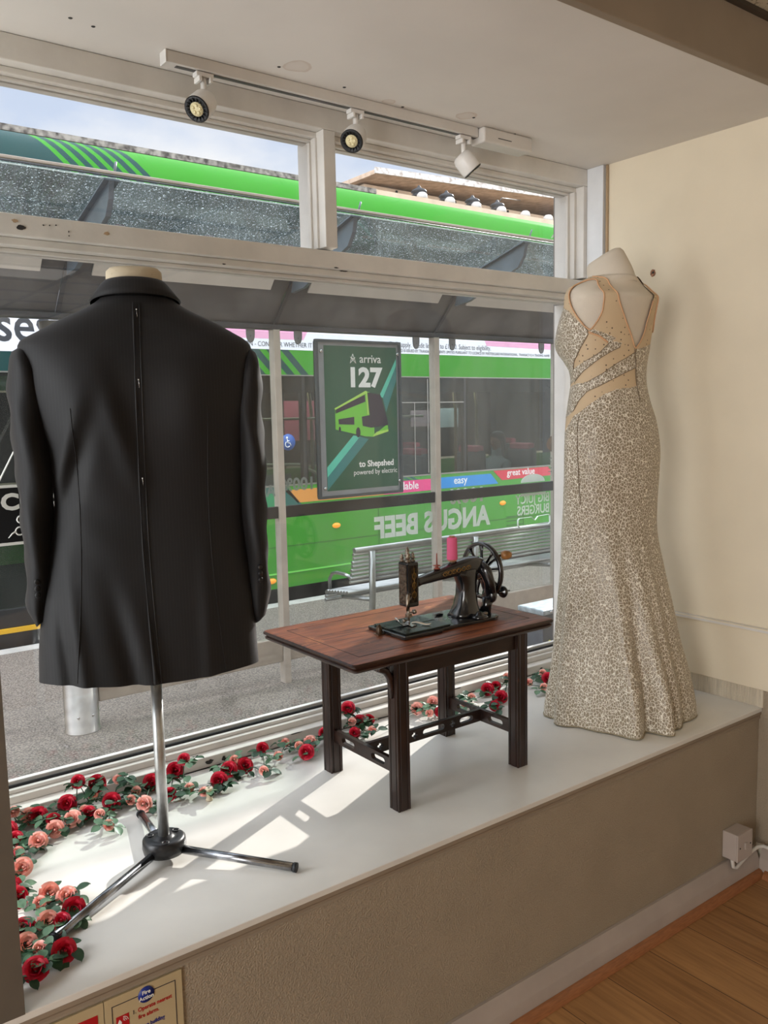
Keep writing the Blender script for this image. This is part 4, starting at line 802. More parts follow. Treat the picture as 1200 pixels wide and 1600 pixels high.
# finials: presser bar and needle bar tops, adjusting screw
def fin(x,y,z0,h,r,name='finial'):
    smp(name,MB().lathe([(r*1.3,0),(r*1.3,.003),(r*.7,.005),(r*.7,h*.3),(r*1.25,h*.38),(r*1.25,h*.5),(r*.6,h*.58),(r*.9,h*.7),(r*.9,h*.8),(r*.4,h*.9),(.0006,h)],(x,y,z0),'z',16),NICK)
fin(1.388,1.742,1.1865,.028,.006); fin(1.397,1.755,1.1865,.040,.0065); fin(1.407,1.745,1.1865,.026,.0055); fin(1.385,1.764,1.1865,.022,.005)
smp('needle_bar',MB().lathe([(.0035,0),(.0035,.040)],(1.3955,1.752,1.0255),'z',12),NICK); smp('needle_clamp',MB().box(1.388,1.403,1.745,1.759,1.034,1.046),NICK,.002)
smp('needle',MB().tube([(1.3955,1.752,1.034),(1.3955,1.752,1.0155)],.0008,6),CHROME)
smp('presser_bar',MB().lathe([(.0042,0),(.0042,.046)],(1.403,1.763,1.020),'z',12),NICK)
w=MB(); w.prism([(1.380,1.7205),(1.404,1.728),(1.408,1.7745),(1.392,1.7745)],1.0162,1.0182,'z'); w.tube([(1.403,1.763,1.018),(1.40,1.758,1.026)],.005,8); smp('presser_foot',w,CHROME)
w=MB(); w.loft([[(1.352+.001*j,y,1.0165+.030*t*t) for j,y in enumerate((1.742,1.750,1.758,1.766))]+[(1.353+.001*j,y,1.0148+.030*t*t) for j,y in enumerate((1.766,1.758,1.750,1.742))] for t in (0,)],cap0=False,cap1=False) if 0 else None
smp('cloth_guide',MB().tube([(1.385,1.752,1.0175),(1.372,1.754,1.019),(1.362,1.756,1.026),(1.357,1.757,1.038)],[.011,.012,.012,.009],8,sc=(.12,1)),CHROME)
smp('thumb_screw',MB().lathe([(.002,0),(.002,.012),(.0065,.0121),(.0065,.018),(.003,.020)],(1.409,1.763,1.044),'x',12),NICK)
smp('thumb_screw',MB().lathe([(.002,0),(.002,-.010),(.006,-.0101),(.006,-.015),(.003,-.016)],(1.386,1.745,1.030),'x',12),NICK)
smp('tension_lever',MB().tube([(1.378,1.728,1.105),(1.370,1.722,1.095),(1.366,1.720,1.080),(1.365,1.719,1.062)],[.004,.006,.003,.003],8),NICK); smp('thread_guide',MB().tube([(1.378+.008*math.cos(a),1.727,1.097+.009*math.sin(a)) for a in [2*PI*i/14 for i in range(15)]],.0016,6),NICK)
smp('tension_disc',MB().lathe([(.004,0),(.014,.001),(.015,.003),(.013,.0045),(.005,.006),(.005,.012),(.001,.013)],(1.4165,1.752,1.128),'x',20),NICK)
smp('tension_knob',MB().lathe([(.001,.020),(.005,.018),(.006,.010),(.003,.008),(.003,0)],(1.420,1.745,1.146),'z',12),NICK)
# spool pin with disc on the arm
smp('spool_pin',MB().lathe([(.009,0),(.009,.003),(.0045,.004),(.0045,.008),(.0105,.0085),(.0105,.0105),(.0022,.011),(.0016,.042),(.0006,.044)],(1.497,1.752,1.1535),'z',16),mat('red_brown_pin',srgb(150,84,70),.35,.5))
smp('spool_pin',MB().lathe([(.008,0),(.008,.003),(.002,.004),(.0016,.06)],(1.553,1.752,1.164),'z',12),NICK)
# hand crank: bracket, gear, big spoked wheel, handle
smp('crank_bracket',MB().tube([(1.645,1.740,1.146),(1.652,1.722,1.13),(1.660,1.716,1.10),(1.664,1.716,1.07)],[.020,.019,.016,.017],14,sc=(1,.7)))
WC=Vector((1.700,1.788,1.119)); WR=.084
w=MB(); w.lathe([(WR-.0105,-.006),(WR-.004,-.0085),(WR,-.004),(WR,.004),(WR-.004,.0085),(WR-.0105,.006),(WR-.0105,-.006)],WC,'x',56,cap=False); 
wheel=smp('hand_wheel',w)
for k in range(9):
    a=2*PI*k/9+.15; d=Vector((0,math.cos(a),math.sin(a))); w=MB(); w.tube([WC+d*.018,WC+d*.035+Vector((0,0,0)),WC+d*.058,WC+d*(WR-.009)],[.0085,.0055,.0055,.009],8,sc=(.55,1)); o=w.build('spoke',JAP); put(o,wheel)
o=MB().lathe([(.001,-.030),(.012,-.030),(.014,-.026),(.014,-.014),(.024,-.012),(.026,-.004),(.024,.006),(.012,.010),(.001,.012)],WC,'x',24).build('hub',JAP); put(o,wheel)
o=MB().tube([WC+Vector((-.024,.0145*math.cos(a),.0145*math.sin(a))) for a in [2*PI*i/24 for i in range(25)]],.0007,5).build('gold_ring',GOLDL); put(o,wheel)
smp('wheel_boss',MB().lathe([(.018,0),(.030,.003),(.033,.010),(.030,.016),(.018,.018)],(1.664,1.772,1.128),'x',26)); smp('gold_ring',MB().tube([(1.6635,1.772+.027*math.cos(a),1.128+.027*math.sin(a)) for a in [2*PI*i/28 for i in range(29)]],.0008,5),GOLDL)
smp('gear_arm',MB().tube([(1.676,1.772,1.128),(1.678,1.758,1.10),(1.680,1.742,1.068)],[.017,.014,.017],12,sc=(1,.5)))
smp('gear_housing',MB().lathe([(.012,0),(.022,.003),(.024,.012),(.022,.020),(.012,.023)],(1.664,1.732,1.058),'x',24)); smp('winder_base',MB().tube([(1.665,1.74,1.012),(1.668,1.736,1.030),(1.672,1.734,1.050)],[.018,.014,.018],12))
smp('crank_knob',MB().lathe([(.004,-.002),(.004,.010),(.015,.0105),(.018,.016),(.016,.022),(.006,.024),(.0022,.025),(.0022,.044),(.001,.045)],(1.712,1.732,1.060),'x',20))
w=MB(); w.lathe([(.0045,0),(.010,.002),(.0135,.012),(.0125,.022),(.008,.030),(.001,.032)],(0,0,0),'x',18,T=Matrix.Translation((1.712,1.722,1.170))@Matrix.Rotation(-.5,4,'Z')); smp('wooden_handle',w,mat('turned_wood_handle',srgb(150,104,56),.35,var=.3,vscale=60))
smp('handle_lever',MB().tube([(1.708,1.722,1.170),(1.706,1.75,1.150),(1.704,1.775,1.128)],[.006,.0055,.007],8,sc=(.6,1)))
# bobbin winder bits at the pillar foot and the small knob on the bed corner
smp('winder_disc',MB().lathe([(.022,0),(.024,.003),(.020,.007),(.010,.009),(.010,.014),(.005,.018),(.001,.019)],(1.60,1.694,bz+.0105),'z',22)); smp('thumb_screw',MB().lathe([(.004,0),(.007,.006),(.007,.010),(.001,.012)],(1.628,1.70,bz+.0105),'z',12),NICK)
smp('catch_lever',MB().tube([(1.548,1.79,bz+.012),(1.535,1.792,bz+.013),(1.522,1.793,bz+.013)],[.003,.004,.002],8))
smp('corner_knob',MB().lathe([(.0085,0),(.009,.003),(.0085,.012),(.0075,.020),(.004,.026),(.0008,.028)],(1.306,1.765,TZ+.001),'z',16),mat('ringed_knob',srgb(70,52,34),.3,.4)); 
smp('knob_tab',MB().box(1.296,1.3175,1.756,1.775,TZ+.0005,TZ+.004),NICK)
# pink thread spool
ts=thing('thread_spool','pink reel of sewing thread standing on top of the sewing machine arm','thread spool',(1.553,1.752,1.169))
w=MB(); pr=[(.0115,.004)]
for k in range(26): z=.005+.0023*k; pr+= [(.0152-.0008*(k/26),z),(.0146-.0008*(k/26),z+.00115)]
pr+=[(.0115,.066)]; w.lathe(pr,(1.553,1.752,1.169),'z',28); w.build('thread',mat('pink_thread',srgb(222,96,138),.7,bump=.2,bscale=300),ts)
MB().lathe([(.0125,0),(.0125,.0035),(.0045,.0036)],(1.553,1.752,1.169),'z',20).lathe([(.008,.0662),(.008,.070),(.0028,.070)],(1.553,1.752,1.169),'z',20).build('reel',mat('wooden_reel',srgb(170,120,90),.6),ts)
# cloth tail under the presser foot
o=MB(); o.loft([[(1.400+.022*t,1.748-.036*t,1.0192+.002*math.sin(t*5)),(1.410+.022*t,1.754-.036*t,1.0196+.002*math.sin(t*5)),(1.410+.022*t,1.754-.036*t,1.0206+.002*math.sin(t*5)),(1.400+.022*t,1.748-.036*t,1.0202+.002*math.sin(t*5))] for t in [i/8 for i in range(11)]])
o=o.build('cloth_scrap',mat('pale_cotton',srgb(226,214,196),.8)); tag(o,'small pale scrap of cloth under the presser foot of the sewing machine','cloth')
# cork-like bobbin on the sill
t=thing('empty_thread_reel','tiny pale wooden reel standing on the sill among the roses','reel',(.915,2.005,SZ))
MB().lathe([(.009,.0005),(.0095,.004),(.0075,.006),(.0075,.028),(.0095,.030),(.009,.034)],(.915,2.005,SZ),'z',18).build('barrel',mat('pale_reel_wood',srgb(206,190,164),.6,var=.1,vscale=60),t); MB().lathe([(.003,.0345),(.001,.0347)],(.915,2.005,SZ),'z',10).build('bore',CHIP,t)
# ---- shape of the dress form: rings (z, left extent, right extent, half width) seen from the room ----
DC=(2.30,1.75); DANG=math.atan2(DC[0],DC[1]); DTH=math.radians(47)
DR=[(.578,.196,.258,.232),(.63,.193,.255,.228),(.72,.178,.240,.215),(.83,.168,.214,.20),(.94,.161,.194,.188),(1.07,.151,.168,.175),
 (1.18,.147,.150,.168),(1.28,.141,.151,.172),(1.37,.137,.156,.178),(1.45,.136,.157,.178),(1.535,.134,.144,.165),(1.60,.129,.124,.14),
 (1.66,.122,.111,.128),(1.70,.126,.110,.130),(1.735,.145,.114,.138),(1.762,.162,.119,.145),(1.80,.171,.124,.152),(1.84,.166,.130,.160),
 (1.87,.155,.136,.166),(1.90,.142,.142,.172),(1.93,.139,.144,.172),(1.947,.134,.131,.164),(1.963,.127,.114,.145),(1.975,.108,.098,.118),(1.985,.090,.088,.095),(1.995,.072,.078,.075)]
def dring(z):
    z=min(max(z,DR[0][0]),DR[-1][0])
    for i in range(len(DR)-1):
        if z<=DR[i+1][0]: break
    p0=DR[max(i-1,0)];p1=DR[i];p2=DR[i+1];p3=DR[min(i+2,len(DR)-1)]
    h=p2[0]-p1[0]; t=(z-p1[0])/h; o=[]
    for k in (1,2,3):
        m1=(p2[k]-p0[k])/max(p2[0]-p0[0],1e-6)*h; m2=(p3[k]-p1[k])/max(p3[0]-p1[0],1e-6)*h
        t2=t*t;t3=t2*t
        o.append((2*t3-3*t2+1)*p1[k]+(t3-2*t2+t)*m1+(-2*t3+3*t2)*p2[k]+(t3-t2)*m2)
    EL,ER,w=o; c=math.cos(DTH); s=math.sin(DTH)
    w=min(w,min(EL,ER)/c*.96)
    df=math.sqrt(max(EL*EL-(w*c)**2,1e-4))/s; db=math.sqrt(max(ER*ER-(w*c)**2,1e-4))/s
    return w,df,db
def dpt(phi,z,off=0.,folds=True):
    """phi: 0 = her left side, 90 deg = front, 180 = right, 270 = back"""
    w,df,db=dring(z); c=math.cos(phi); s=math.sin(phi)
    d=df if s>0 else db
    k=1.0
    if folds and z<1.35:
        a=min((1.35-z)/.75,1.)**1.3
        k=1+a*(.050*math.cos(9*phi+.9+.6*math.sin(z*3))+.026*math.cos(14*phi+2.1)+.02*math.cos(5*phi-1.))
    if folds and z<1.32:
        a2=min((1.32-z)/.6,1.)
        for p0,dp,wd in ((5.06,.075,.10),(4.70,.070,.09),(4.36,.05,.10),(5.52,.045,.13),(5.93,.05,.10),(3.7,.05,.12),(3.0,.05,.12),(2.2,.05,.12),(1.3,.05,.12),(.6,.05,.12)):
            q=phi%6.2831853-(p0+.10*math.sin(z*2.2+p0)); k-=a2*dp*math.exp(-(q/wd)**2)-a2*dp*.6*math.exp(-((q-2.2*wd)/wd)**2)
    L=(w*c+(off*c))*k; Fv=(d*s+off*s)*k
    # bust: two soft cups at the front
    if 1.70<z<1.88 and s>0:
        g=math.exp(-((z-1.79)/.04)**2); cup=.012*g*(math.exp(-((abs(c)-.5)/.22)**2)-math.exp(-(c/.2)**2)); Fv+=cup*s
    ct,st=math.cos(DTH),math.sin(DTH)
    u=-L*ct-Fv*st; v=-L*st+Fv*ct
    u+=-.045
    ca,sa=math.cos(DANG),math.sin(DANG)
    return (DC[0]+u*ca+v*sa, DC[1]-u*sa+v*ca, z)
# ================================================================== TAILOR'S DUMMY AND JACKET
JC=Vector((.715,1.80,0)); JA=math.atan2(JC.x,JC.y)
def jl(u,v,z): return Vector((JC.x+u*math.cos(JA)+v*math.sin(JA),JC.y-u*math.sin(JA)+v*math.cos(JA),z))
def cr_interp(tab,z):
    """smooth interpolation through a table of rows (z, a, b, ...)"""
    z=min(max(z,tab[0][0]),tab[-1][0])
    for i in range(len(tab)-1):
        if z<=tab[i+1][0]: break
    p0=tab[max(i-1,0)];p1=tab[i];p2=tab[i+1];p3=tab[min(i+2,len(tab)-1)]; h=p2[0]-p1[0]; t=(z-p1[0])/h; o=[]
    for k in range(1,len(p1)):
        m1=(p2[k]-p0[k])/max(p2[0]-p0[0],1e-6)*h; m2=(p3[k]-p1[k])/max(p3[0]-p1[0],1e-6)*h; t2=t*t;t3=t2*t
        o.append((2*t3-3*t2+1)*p1[k]+(t3-2*t2+t)*m1+(-2*t3+3*t2)*p2[k]+(t3-t2)*m2)
    return o
DUM=mat('dummy_cream_fabric',srgb(190,176,150),.8,bump=.1,bscale=200,var=.06)
SUIT=mat('black_pinstripe_wool',(.020,.018,.018),.62,sheen=.06,spec=.3)
N,L,B=nodes(SUIT); B.inputs['Sheen Tint'].default_value=(.62,.58,.60,1); B.inputs['Sheen Roughness'].default_value=.55
tc=N.new('ShaderNodeTexCoord'); mp=N.new('ShaderNodeMapping'); mp.inputs['Rotation'].default_value=(0,0,JA); L.new(tc.outputs['Object'],mp.inputs[0])
wv=N.new('ShaderNodeTexWave'); wv.wave_type='BANDS'; wv.bands_direction='X'; wv.inputs['Scale'].default_value=48; L.new(mp.outputs[0],wv.inputs['Vector'])
r=N.new('ShaderNodeValToRGB'); r.color_ramp.elements[0].position=.80; r.color_ramp.elements[0].color=(.0075,.007,.0072,1); r.color_ramp.elements[1].position=.97; r.color_ramp.elements[1].color=(.0115,.0108,.011,1); L.new(wv.outputs['Fac'],r.inputs[0]); L.new(r.outputs[0],B.inputs['Base Color'])
SUIT2=mat('jacket_lining',(.012,.012,.013),.4)
dm=thing('tailors_dummy','cream tailor dummy on a chrome tripod stand wearing the black jacket','dummy',(.704,1.795,SZ))
def jring(u0,hu,v0,hv,z,n=40,e=.9): return [jl(u0+hu*math.copysign(abs(math.cos(t))**e,math.cos(t)),v0+hv*math.copysign(abs(math.sin(t))**e,math.sin(t)),z) for t in [2*PI*i/n for i in range(n)]]
MB().loft([jring(-.012,.09,0,.07,1.10),jring(-.012,.14,0,.085,1.12),jring(-.012,.135,0,.085,1.30),jring(-.012,.165,0,.095,1.50),jring(-.012,.185,0,.095,1.64),jring(-.012,.17,0,.08,1.71),jring(-.012,.11,0,.06,1.765),jring(-.01,.062,0,.05,1.80)]).build('torso',DUM,dm)
MB().loft([jring(-.010,.060,0,.05,1.795),jring(-.010,.056,0,.048,1.84),jring(-.010,.058,0,.050,1.872),jring(-.010,.057,0,.049,1.886),jring(-.010,.050,0,.042,1.893),jring(-.010,.03,0,.025,1.896)]).build('neck',DUM,dm)
g=MB()
for t in (-.9,-2.4): g.tube([jl(-.010+.0588*math.cos(t),.0505*math.sin(t),z) for z in (1.842,1.86,1.878)],.0009,5)
g.build('neck_seam',CHIP,dm)
MB().lathe([(.0125,.0),(.0125,.36)],(.704,1.795,.63),'z',20).lathe([(.0095,.36),(.0095,.52)],(.704,1.795,.63),'z',16).build('pole',mat('dull_aluminium_pole',srgb(196,198,198),.36,.85,var=.12,vscale=40),dm)
HB=mat('black_plastic_hub',srgb(26,26,28),.35,bump=.05)
w=MB(); w.lathe([(.010,.044),(.020,.045),(.022,.041),(.030,.040),(.042,.041),(.048,.036),(.049,.018),(.046,.006),(.040,.004),(.001,.004)],(.704,1.795,.588),'z',36); hub=w.build('hub',HB,dm)
for k,a in enumerate((.3,2.4,4.4)):
    o=MB().lathe([(.009,0),(.009,.0015),(.006,.0018),(.006,-.002),(.001,-.002)],(.704+.034*math.cos(a),1.795+.034*math.sin(a),.6285),'z',14).build('hub_hole',BLACK); put(o,hub)
cb_=Vector((.704,1.795,.604))
LEGM=mat('scratched_chrome_tube',srgb(150,152,156),.24,1.,var=.4,vscale=25)
for e_ in ((.905,1.553),(.408,1.625),(.735,2.02)):
    d=Vector((e_[0],e_[1],.5865))-cb_; s=cb_+d.normalized()*.035
    o=MB().tube([s,cb_+d],.0095,14).build('leg',LEGM,dm); q=cb_+d; n_=d.normalized()
    c=MB().tube([q-n_*.004,q+n_*.004],.0108,14).build('end_cap',DARK); put(c,o)
# ---- jacket
jk=thing('suit_jacket','black pinstripe suit jacket seen from behind on the tailor dummy, pinned down the back','jacket',(.704,1.795,1.02))
JT=[(1.022,-.251,.222,.120),(1.10,-.246,.219,.118),(1.16,-.238,.216,.114),(1.245,-.222,.209,.105),(1.33,-.207,.203,.098),(1.41,-.197,.205,.098),(1.50,-.207,.212,.108),(1.56,-.220,.219,.118),(1.65,-.238,.226,.124),(1.70,-.246,.232,.114),(1.727,-.250,.232,.100),(1.743,-.242,.222,.090),(1.758,-.214,.197,.084),(1.78,-.174,.158,.080),(1.795,-.143,.126,.074),(1.808,-.115,.099,.070),(1.82,-.094,.079,.066),(1.83,-.082,.068,.062)]
def jpt(t,z,off=0.):
    uL,uR,hv=cr_interp(JT,z); c,s=math.cos(t),math.sin(t)
    u0=-.013; hu=(uR-u0) if c>0 else (u0-uL)
    U=math.copysign(abs(c)**.85,c)*hu; V=math.copysign(abs(s)**.85,s)*hv
    # hanging folds: shoulder blade bulges, drag lines, waist suppression, flared skirt
    f=0.
    if s<0:
        x=U
        f+=.016*math.exp(-((x+.12)/.06)**2-((z-1.60)/.10)**2)+.014*math.exp(-((x-.11)/.06)**2-((z-1.60)/.10)**2)
        f+=.019*math.exp(-(((x+.155)+(1.50-z)*.35)/.018)**2)*math.exp(-((z-1.46)/.10)**2)
        f-=.017*math.exp(-(((x+.125)+(1.50-z)*.35)/.022)**2)*math.exp(-((z-1.46)/.11)**2)
        f+=.010*math.exp(-(((x+.03)-(1.50-z)*.25)/.022)**2)*math.exp(-((z-1.55)/.10)**2)
        f+=.010*math.exp(-(((x+.02)+(z-1.10)*.16)/.02)**2)*min(1,max(0,(1.25-z)/.15))
        f-=.012*math.exp(-(((x+.05)+(z-1.10)*.22)/.022)**2)*min(1,max(0,(1.28-z)/.18))
        f+=.011*math.exp(-(((x+.155)-(1.2-z)*.10)/.014)**2)*min(1,max(0,(1.32-z)/.2))
        f-=.010*math.exp(-(((x+.185)-(1.2-z)*.1)/.012)**2)*min(1,max(0,(1.30-z)/.2))
        f+=.006*math.exp(-((x-.12)/.016)**2)*min(1,max(0,(1.35-z)/.2))
        f+=.010*math.exp(-((z-1.755-.0)/.02)**2)*math.exp(-((abs(x)-.16)/.05)**2)*.5
        f+=.003*math.sin(z*55+x*30)*math.exp(-((x+.13)/.07)**2-((z-1.36)/.09)**2)
    n=Vector((c,s)); U+=n.x*off; V+=n.y*(f+off) if s<0 else n.y*off
    dip=0.
    if z<1.1: dip=(-.004*math.cos(2*t)-.006*math.sin(t*3))*(1.1-z)/.08
    return jl(u0+U,V,z+dip)
nz_=90; nt=144
zl=[1.022+(1.83-1.022)*i/nz_ for i in range(nz_+1)]
w=MB(); w.loft([[jpt(2*PI*j/nt,z) for j in range(nt)] for z in zl],cap0=False,cap1=False)
w.loft([[jpt(2*PI*j/nt,1.022,-.0005-.008*k) for j in range(nt)] for k in range(2)]+[[jpt(2*PI*j/nt,1.12,-.012) for j in range(nt)]],m=1,cap0=False,cap1=True)
w.build('body',[SUIT,SUIT2],jk)
# collar band
def cring(hu,hv,z,dz): return [jl(-.010+hu*math.cos(t),hv*math.sin(t),z+dz*(-math.sin(t))) for t in [2*PI*i/56 for i in range(56)]]
MB().loft([cring(.092,.072,1.820,.014),cring(.095,.075,1.824,.014),cring(.086,.071,1.836,.013),cring(.076,.065,1.849,.012),cring(.069,.060,1.858,.010),cring(.064,.056,1.864,.006),cring(.062,.054,1.856,.006),cring(.064,.055,1.83,0)],cap0=False,cap1=False).build('collar',SUIT,jk)
# sleeves
def sleeve(rows,name='sleeve'):
    rings=[]
    z0,z1=rows[0][0],rows[-1][0]; n=46
    for i in range(n+1):
        z=z0+(z1-z0)*i/n; uc,hu,vc,hv=cr_interp(rows,z)
        cre=.0025*math.sin(z*70)+.0018*math.sin(z*38+1)
        rings.append([jl(uc+(hu+cre*math.cos(2*t))*math.cos(t),vc+hv*math.sin(t)+.004*math.sin(z*30+2*t),z+(.012*math.cos(t+.6) if i==0 else 0)) for t in [2*PI*j/36 for j in range(36)]])
    w=MB(); w.loft(rings,cap0=True,cap1=True); return w.build(name,SUIT,jk)
sleeve([(1.145,-.236,.014,.01,.048),(1.17,-.2395,.0225,.01,.055),(1.20,-.240,.026,.01,.058),(1.29,-.235,.029,.005,.060),(1.386,-.232,.034,.0,.062),(1.468,-.230,.038,-.01,.064),(1.548,-.231,.041,-.01,.066),(1.628,-.232,.041,-.005,.07),(1.68,-.235,.036,0,.072),(1.700,-.238,.030,0,.064),(1.715,-.240,.023,0,.052),(1.727,-.240,.014,0,.034),(1.732,-.238,.004,0,.01)])
sleeve([(1.112,.227,.013,.01,.040),(1.14,.2265,.023,.01,.050),(1.165,.227,.027,.01,.054),(1.24,.225,.029,.005,.056),(1.36,.222,.031,.0,.06),(1.477,.220,.034,-.005,.064),(1.592,.216,.035,-.005,.068),(1.66,.218,.033,0,.068),(1.69,.222,.027,0,.060),(1.71,.225,.019,0,.048),(1.724,.225,.010,0,.030),(1.730,.224,.003,0,.01)])
for s_,k in ((-1,0),(1,1)):
    for n in range(3):
        z=1.215+.014*n; u=(-.236 if s_<0 else .228)
        w=MB().lathe([(.001,-.003),(.0055,-.0025),(.0065,0)],(0,0,0),'y',12); o=w.build('cuff_button',BLACK,None); o.location=jl(u,-.052,z); put(o,jk)
# pinned tuck down the centre back, vent, flap seams and pins
def backline(x,z,off): 
    # find t on the back for lateral position x
    uL,uR,hv=cr_interp(JT,z); u0=-.013; d=x-u0; hu=(uR-u0) if d>0 else (u0-uL); c=max(-1,min(1,math.copysign(abs(d/hu)**(1/.85),d))); return jpt(-math.acos(c),z,off)
w=MB(); zs_=[1.815-.79*i/60 for i in range(61)]
def xc(z): return -.014-.006*math.sin((1.82-z)*3.2)+(.010*max(0,(1.35-z)/.33)**1.5)
w.tube([backline(xc(z),z,.0035) for z in zs_],[.0018+.0030*math.exp(-((z-1.03)/.07)**2)+.0006*math.sin(z*40) for z in zs_],8); w.build('pinned_tuck',SUIT,jk)
w=MB(); w.tube([backline(xc(z)+.012,z,.001) for z in zs_],.0012,6); w.build('back_seam',SUIT2,jk)
for x0,x1,z0,z1 in ((-.165,-.145,1.0,1.62),(.14,.125,1.0,1.62)):
    MB().tube([backline(x0+(x1-x0)*i/24+.012*math.sin(i/24*PI)*(1 if x0<0 else -1),1.03+(1.60-1.03)*i/24,.0002) for i in range(25)],.0010,5).build('side_seam',SUIT,jk)
for z in (1.80,1.655,1.455):
    a=backline(xc(z)+.006,z,.006); b=backline(xc(z)+.007,z-.016,.0045); o=MB().tube([a,b],.0005,5).build('pin',CHROME,jk)
    h=MB().lathe([(.0001,-.0016),(.0016,0),(.0001,.0016)],a,'z',10).build('pin_head',mat('pearl_pin_head',srgb(225,225,220),.3)); put(h,o)
# ================================================================== DRESS FORM AND EVENING DRESS
LIN=mat('dress_form_linen',srgb(214,204,188),.85,bump=.08,bscale=160,var=.04)
df_=thing('dress_form','cream fabric dress form with a tilted neck wearing the long evening dress','dress form',(2.27,1.77,SZ))
NP=200
zl=[1.25+(1.995-1.25)*i/90 for i in range(91)]
w=MB(); w.loft([[dpt(2*PI*j/NP,z,-.0025) for j in range(NP)] for z in zl]); w.build('torso',LIN,df_)
def dl(u,v,z): 
    ca,sa=math.cos(DANG),math.sin(DANG); u-=.0
    return (DC[0]+u*ca+v*sa, DC[1]-u*sa+v*ca, z)
rg=[]
for uc,hu,z,tilt in ((-.044,.082,1.976,0.),(-.044,.074,1.992,.004),(-.046,.071,2.004,.008),(-.052,.068,2.020,.014),(-.058,.063,2.036,.020),(-.064,.057,2.053,.026),(-.0665,.050,2.061,.026),(-.068,.038,2.064,.024),(-.069,.015,2.066,.010)):
    rg.append([dl(uc+hu*math.cos(t),.85*hu*math.sin(t),z+tilt*math.cos(t)*.9) for t in [2*PI*i/44 for i in range(44)]])
w=MB(); w.loft(rg); w.build('neck',LIN,df_)
w=MB(); w.tube([dl(-.045+.0755*math.cos(t),.0642*math.sin(t),1.990+.004*math.cos(t)) for t in [2*PI*i/44 for i in range(45)]],.0009,5); w.build('neck_seam',mat('seam_thread',srgb(150,138,122),.8),df_)
# armhole plate seam
def onform(ph,z,off): return Vector(dpt(ph,z,off))
MB().tube([onform(6.283+.15-.12*i/20+.03,1.975-.14*i/20,.0) for i in range(21)],.0009,5).build('arm_seam',bpy.data.materials['seam_thread'],df_)
MB().lathe([(.16,.001),(.16,.012),(.02,.016),(.016,.03),(.016,.70)],(2.27,1.77,SZ),'z',28).build('stand',CHROME,df_)
dr=thing('evening_dress','long sleeveless champagne lace evening dress with sheer beaded panels and a deep V back','dress',(2.27,1.77,SZ))
LACE=mat('champagne_lace',srgb(170,158,138),.6,bump=0)
N,L,B=nodes(LACE); tc=N.new('ShaderNodeTexCoord'); mp=N.new('ShaderNodeMapping'); mp.inputs['Scale'].default_value=(1,1,.72); L.new(tc.outputs['Object'],mp.inputs[0])
nn=N.new('ShaderNodeTexNoise'); nn.inputs['Scale'].default_value=70; nn.inputs['Detail'].default_value=2; L.new(mp.outputs[0],nn.inputs['Vector'])
mxv=N.new('ShaderNodeMixRGB'); mxv.blend_type='ADD'; mxv.inputs[0].default_value=.009; L.new(mp.outputs[0],mxv.inputs[1]); L.new(nn.outputs['Color'],mxv.inputs[2])
vo=N.new('ShaderNodeTexVoronoi'); vo.feature='DISTANCE_TO_EDGE'; vo.inputs['Scale'].default_value=125; L.new(mxv.outputs[0],vo.inputs['Vector'])
r=N.new('ShaderNodeValToRGB'); el=r.color_ramp.elements; el[0].position=.035; el[0].color=(*srgb(240,234,220),1); el[1].position=.085; el[1].color=(*srgb(146,132,110),1); L.new(vo.outputs['Distance'],r.inputs[0]); L.new(r.outputs[0],B.inputs['Base Color'])
bp_=N.new('ShaderNodeBump'); bp_.invert=True; bp_.inputs['Strength'].default_value=.5; bp_.inputs['Distance'].default_value=.0015; L.new(vo.outputs['Distance'],bp_.inputs['Height']); L.new(bp_.outputs[0],B.inputs['Normal'])
r2=N.new('ShaderNodeValToRGB'); r2.color_ramp.elements[0].position=.1; r2.color_ramp.elements[0].color=(.7,.7,.7,1); r2.color_ramp.elements[1].position=.16; r2.color_ramp.elements[1].color=(.32,.32,.32,1); L.new(vo.outputs['Distance'],r2.inputs[0]); L.new(r2.outputs[0],B.inputs['Roughness'])
NUDE=mat('nude_mesh',srgb(222,188,148),.6)
N,L,B=nodes(NUDE); tc=N.new('ShaderNodeTexCoord'); vo=N.new('ShaderNodeTexVoronoi'); vo.feature='F1'; vo.inputs['Scale'].default_value=62; vo.inputs['Randomness'].default_value=.45; L.new(tc.outputs['Object'],vo.inputs['Vector'])
r=N.new('ShaderNodeValToRGB'); el=r.color_ramp.elements; el[0].position=.12; el[0].color=(*srgb(84,70,56),1); el[1].position=.17; el[1].color=(*srgb(206,182,148),1); L.new(vo.outputs['Distance'],r.inputs[0]); L.new(r.outputs[0],B.inputs['Base Color'])
PIPE=mat('peach_piping',srgb(214,168,128),.6)
T2=2*PI
ARM=[(6.318,1.9725),(6.15,1.9795),(5.952,1.9808),(5.78,1.9765),(5.62,1.9695),(5.52,1.957),(5.463,1.9334),(5.445,1.9097),(5.463,1.8765),(5.568,1.8481),(5.69,1.8291),(5.76,1.8197),(5.899,1.8339),(6.091,1.8623),(6.231,1.8907),(6.30,1.9144),(6.36,1.9381),(6.36,1.9571)]
VBK=[(6.25,1.9930),(6.0,1.9890),(5.742,1.9850),(5.55,1.9805),(5.393,1.9745),(5.295,1.967),(5.228,1.957),(5.215,1.9381),(5.149,1.9097),(5.027,1.8718),(4.922,1.8433),(4.782,1.8054),(4.643,1.7628),(4.485,1.7865),(4.36,1.8197),(4.311,1.8718),(4.27,1.9144),(4.15,1.945),(3.9,1.999)]
VFR=[(.75,1.999),(1.0,1.95),(1.4,1.87),(1.57,1.84),(1.74,1.87),(2.14,1.95),(2.4,1.999)]
ARM2=[(3*PI-p if 3*PI-p<T2 else 3*PI-p-0,z) for p,z in ARM]  # her right armhole, mirrored about the front-back plane
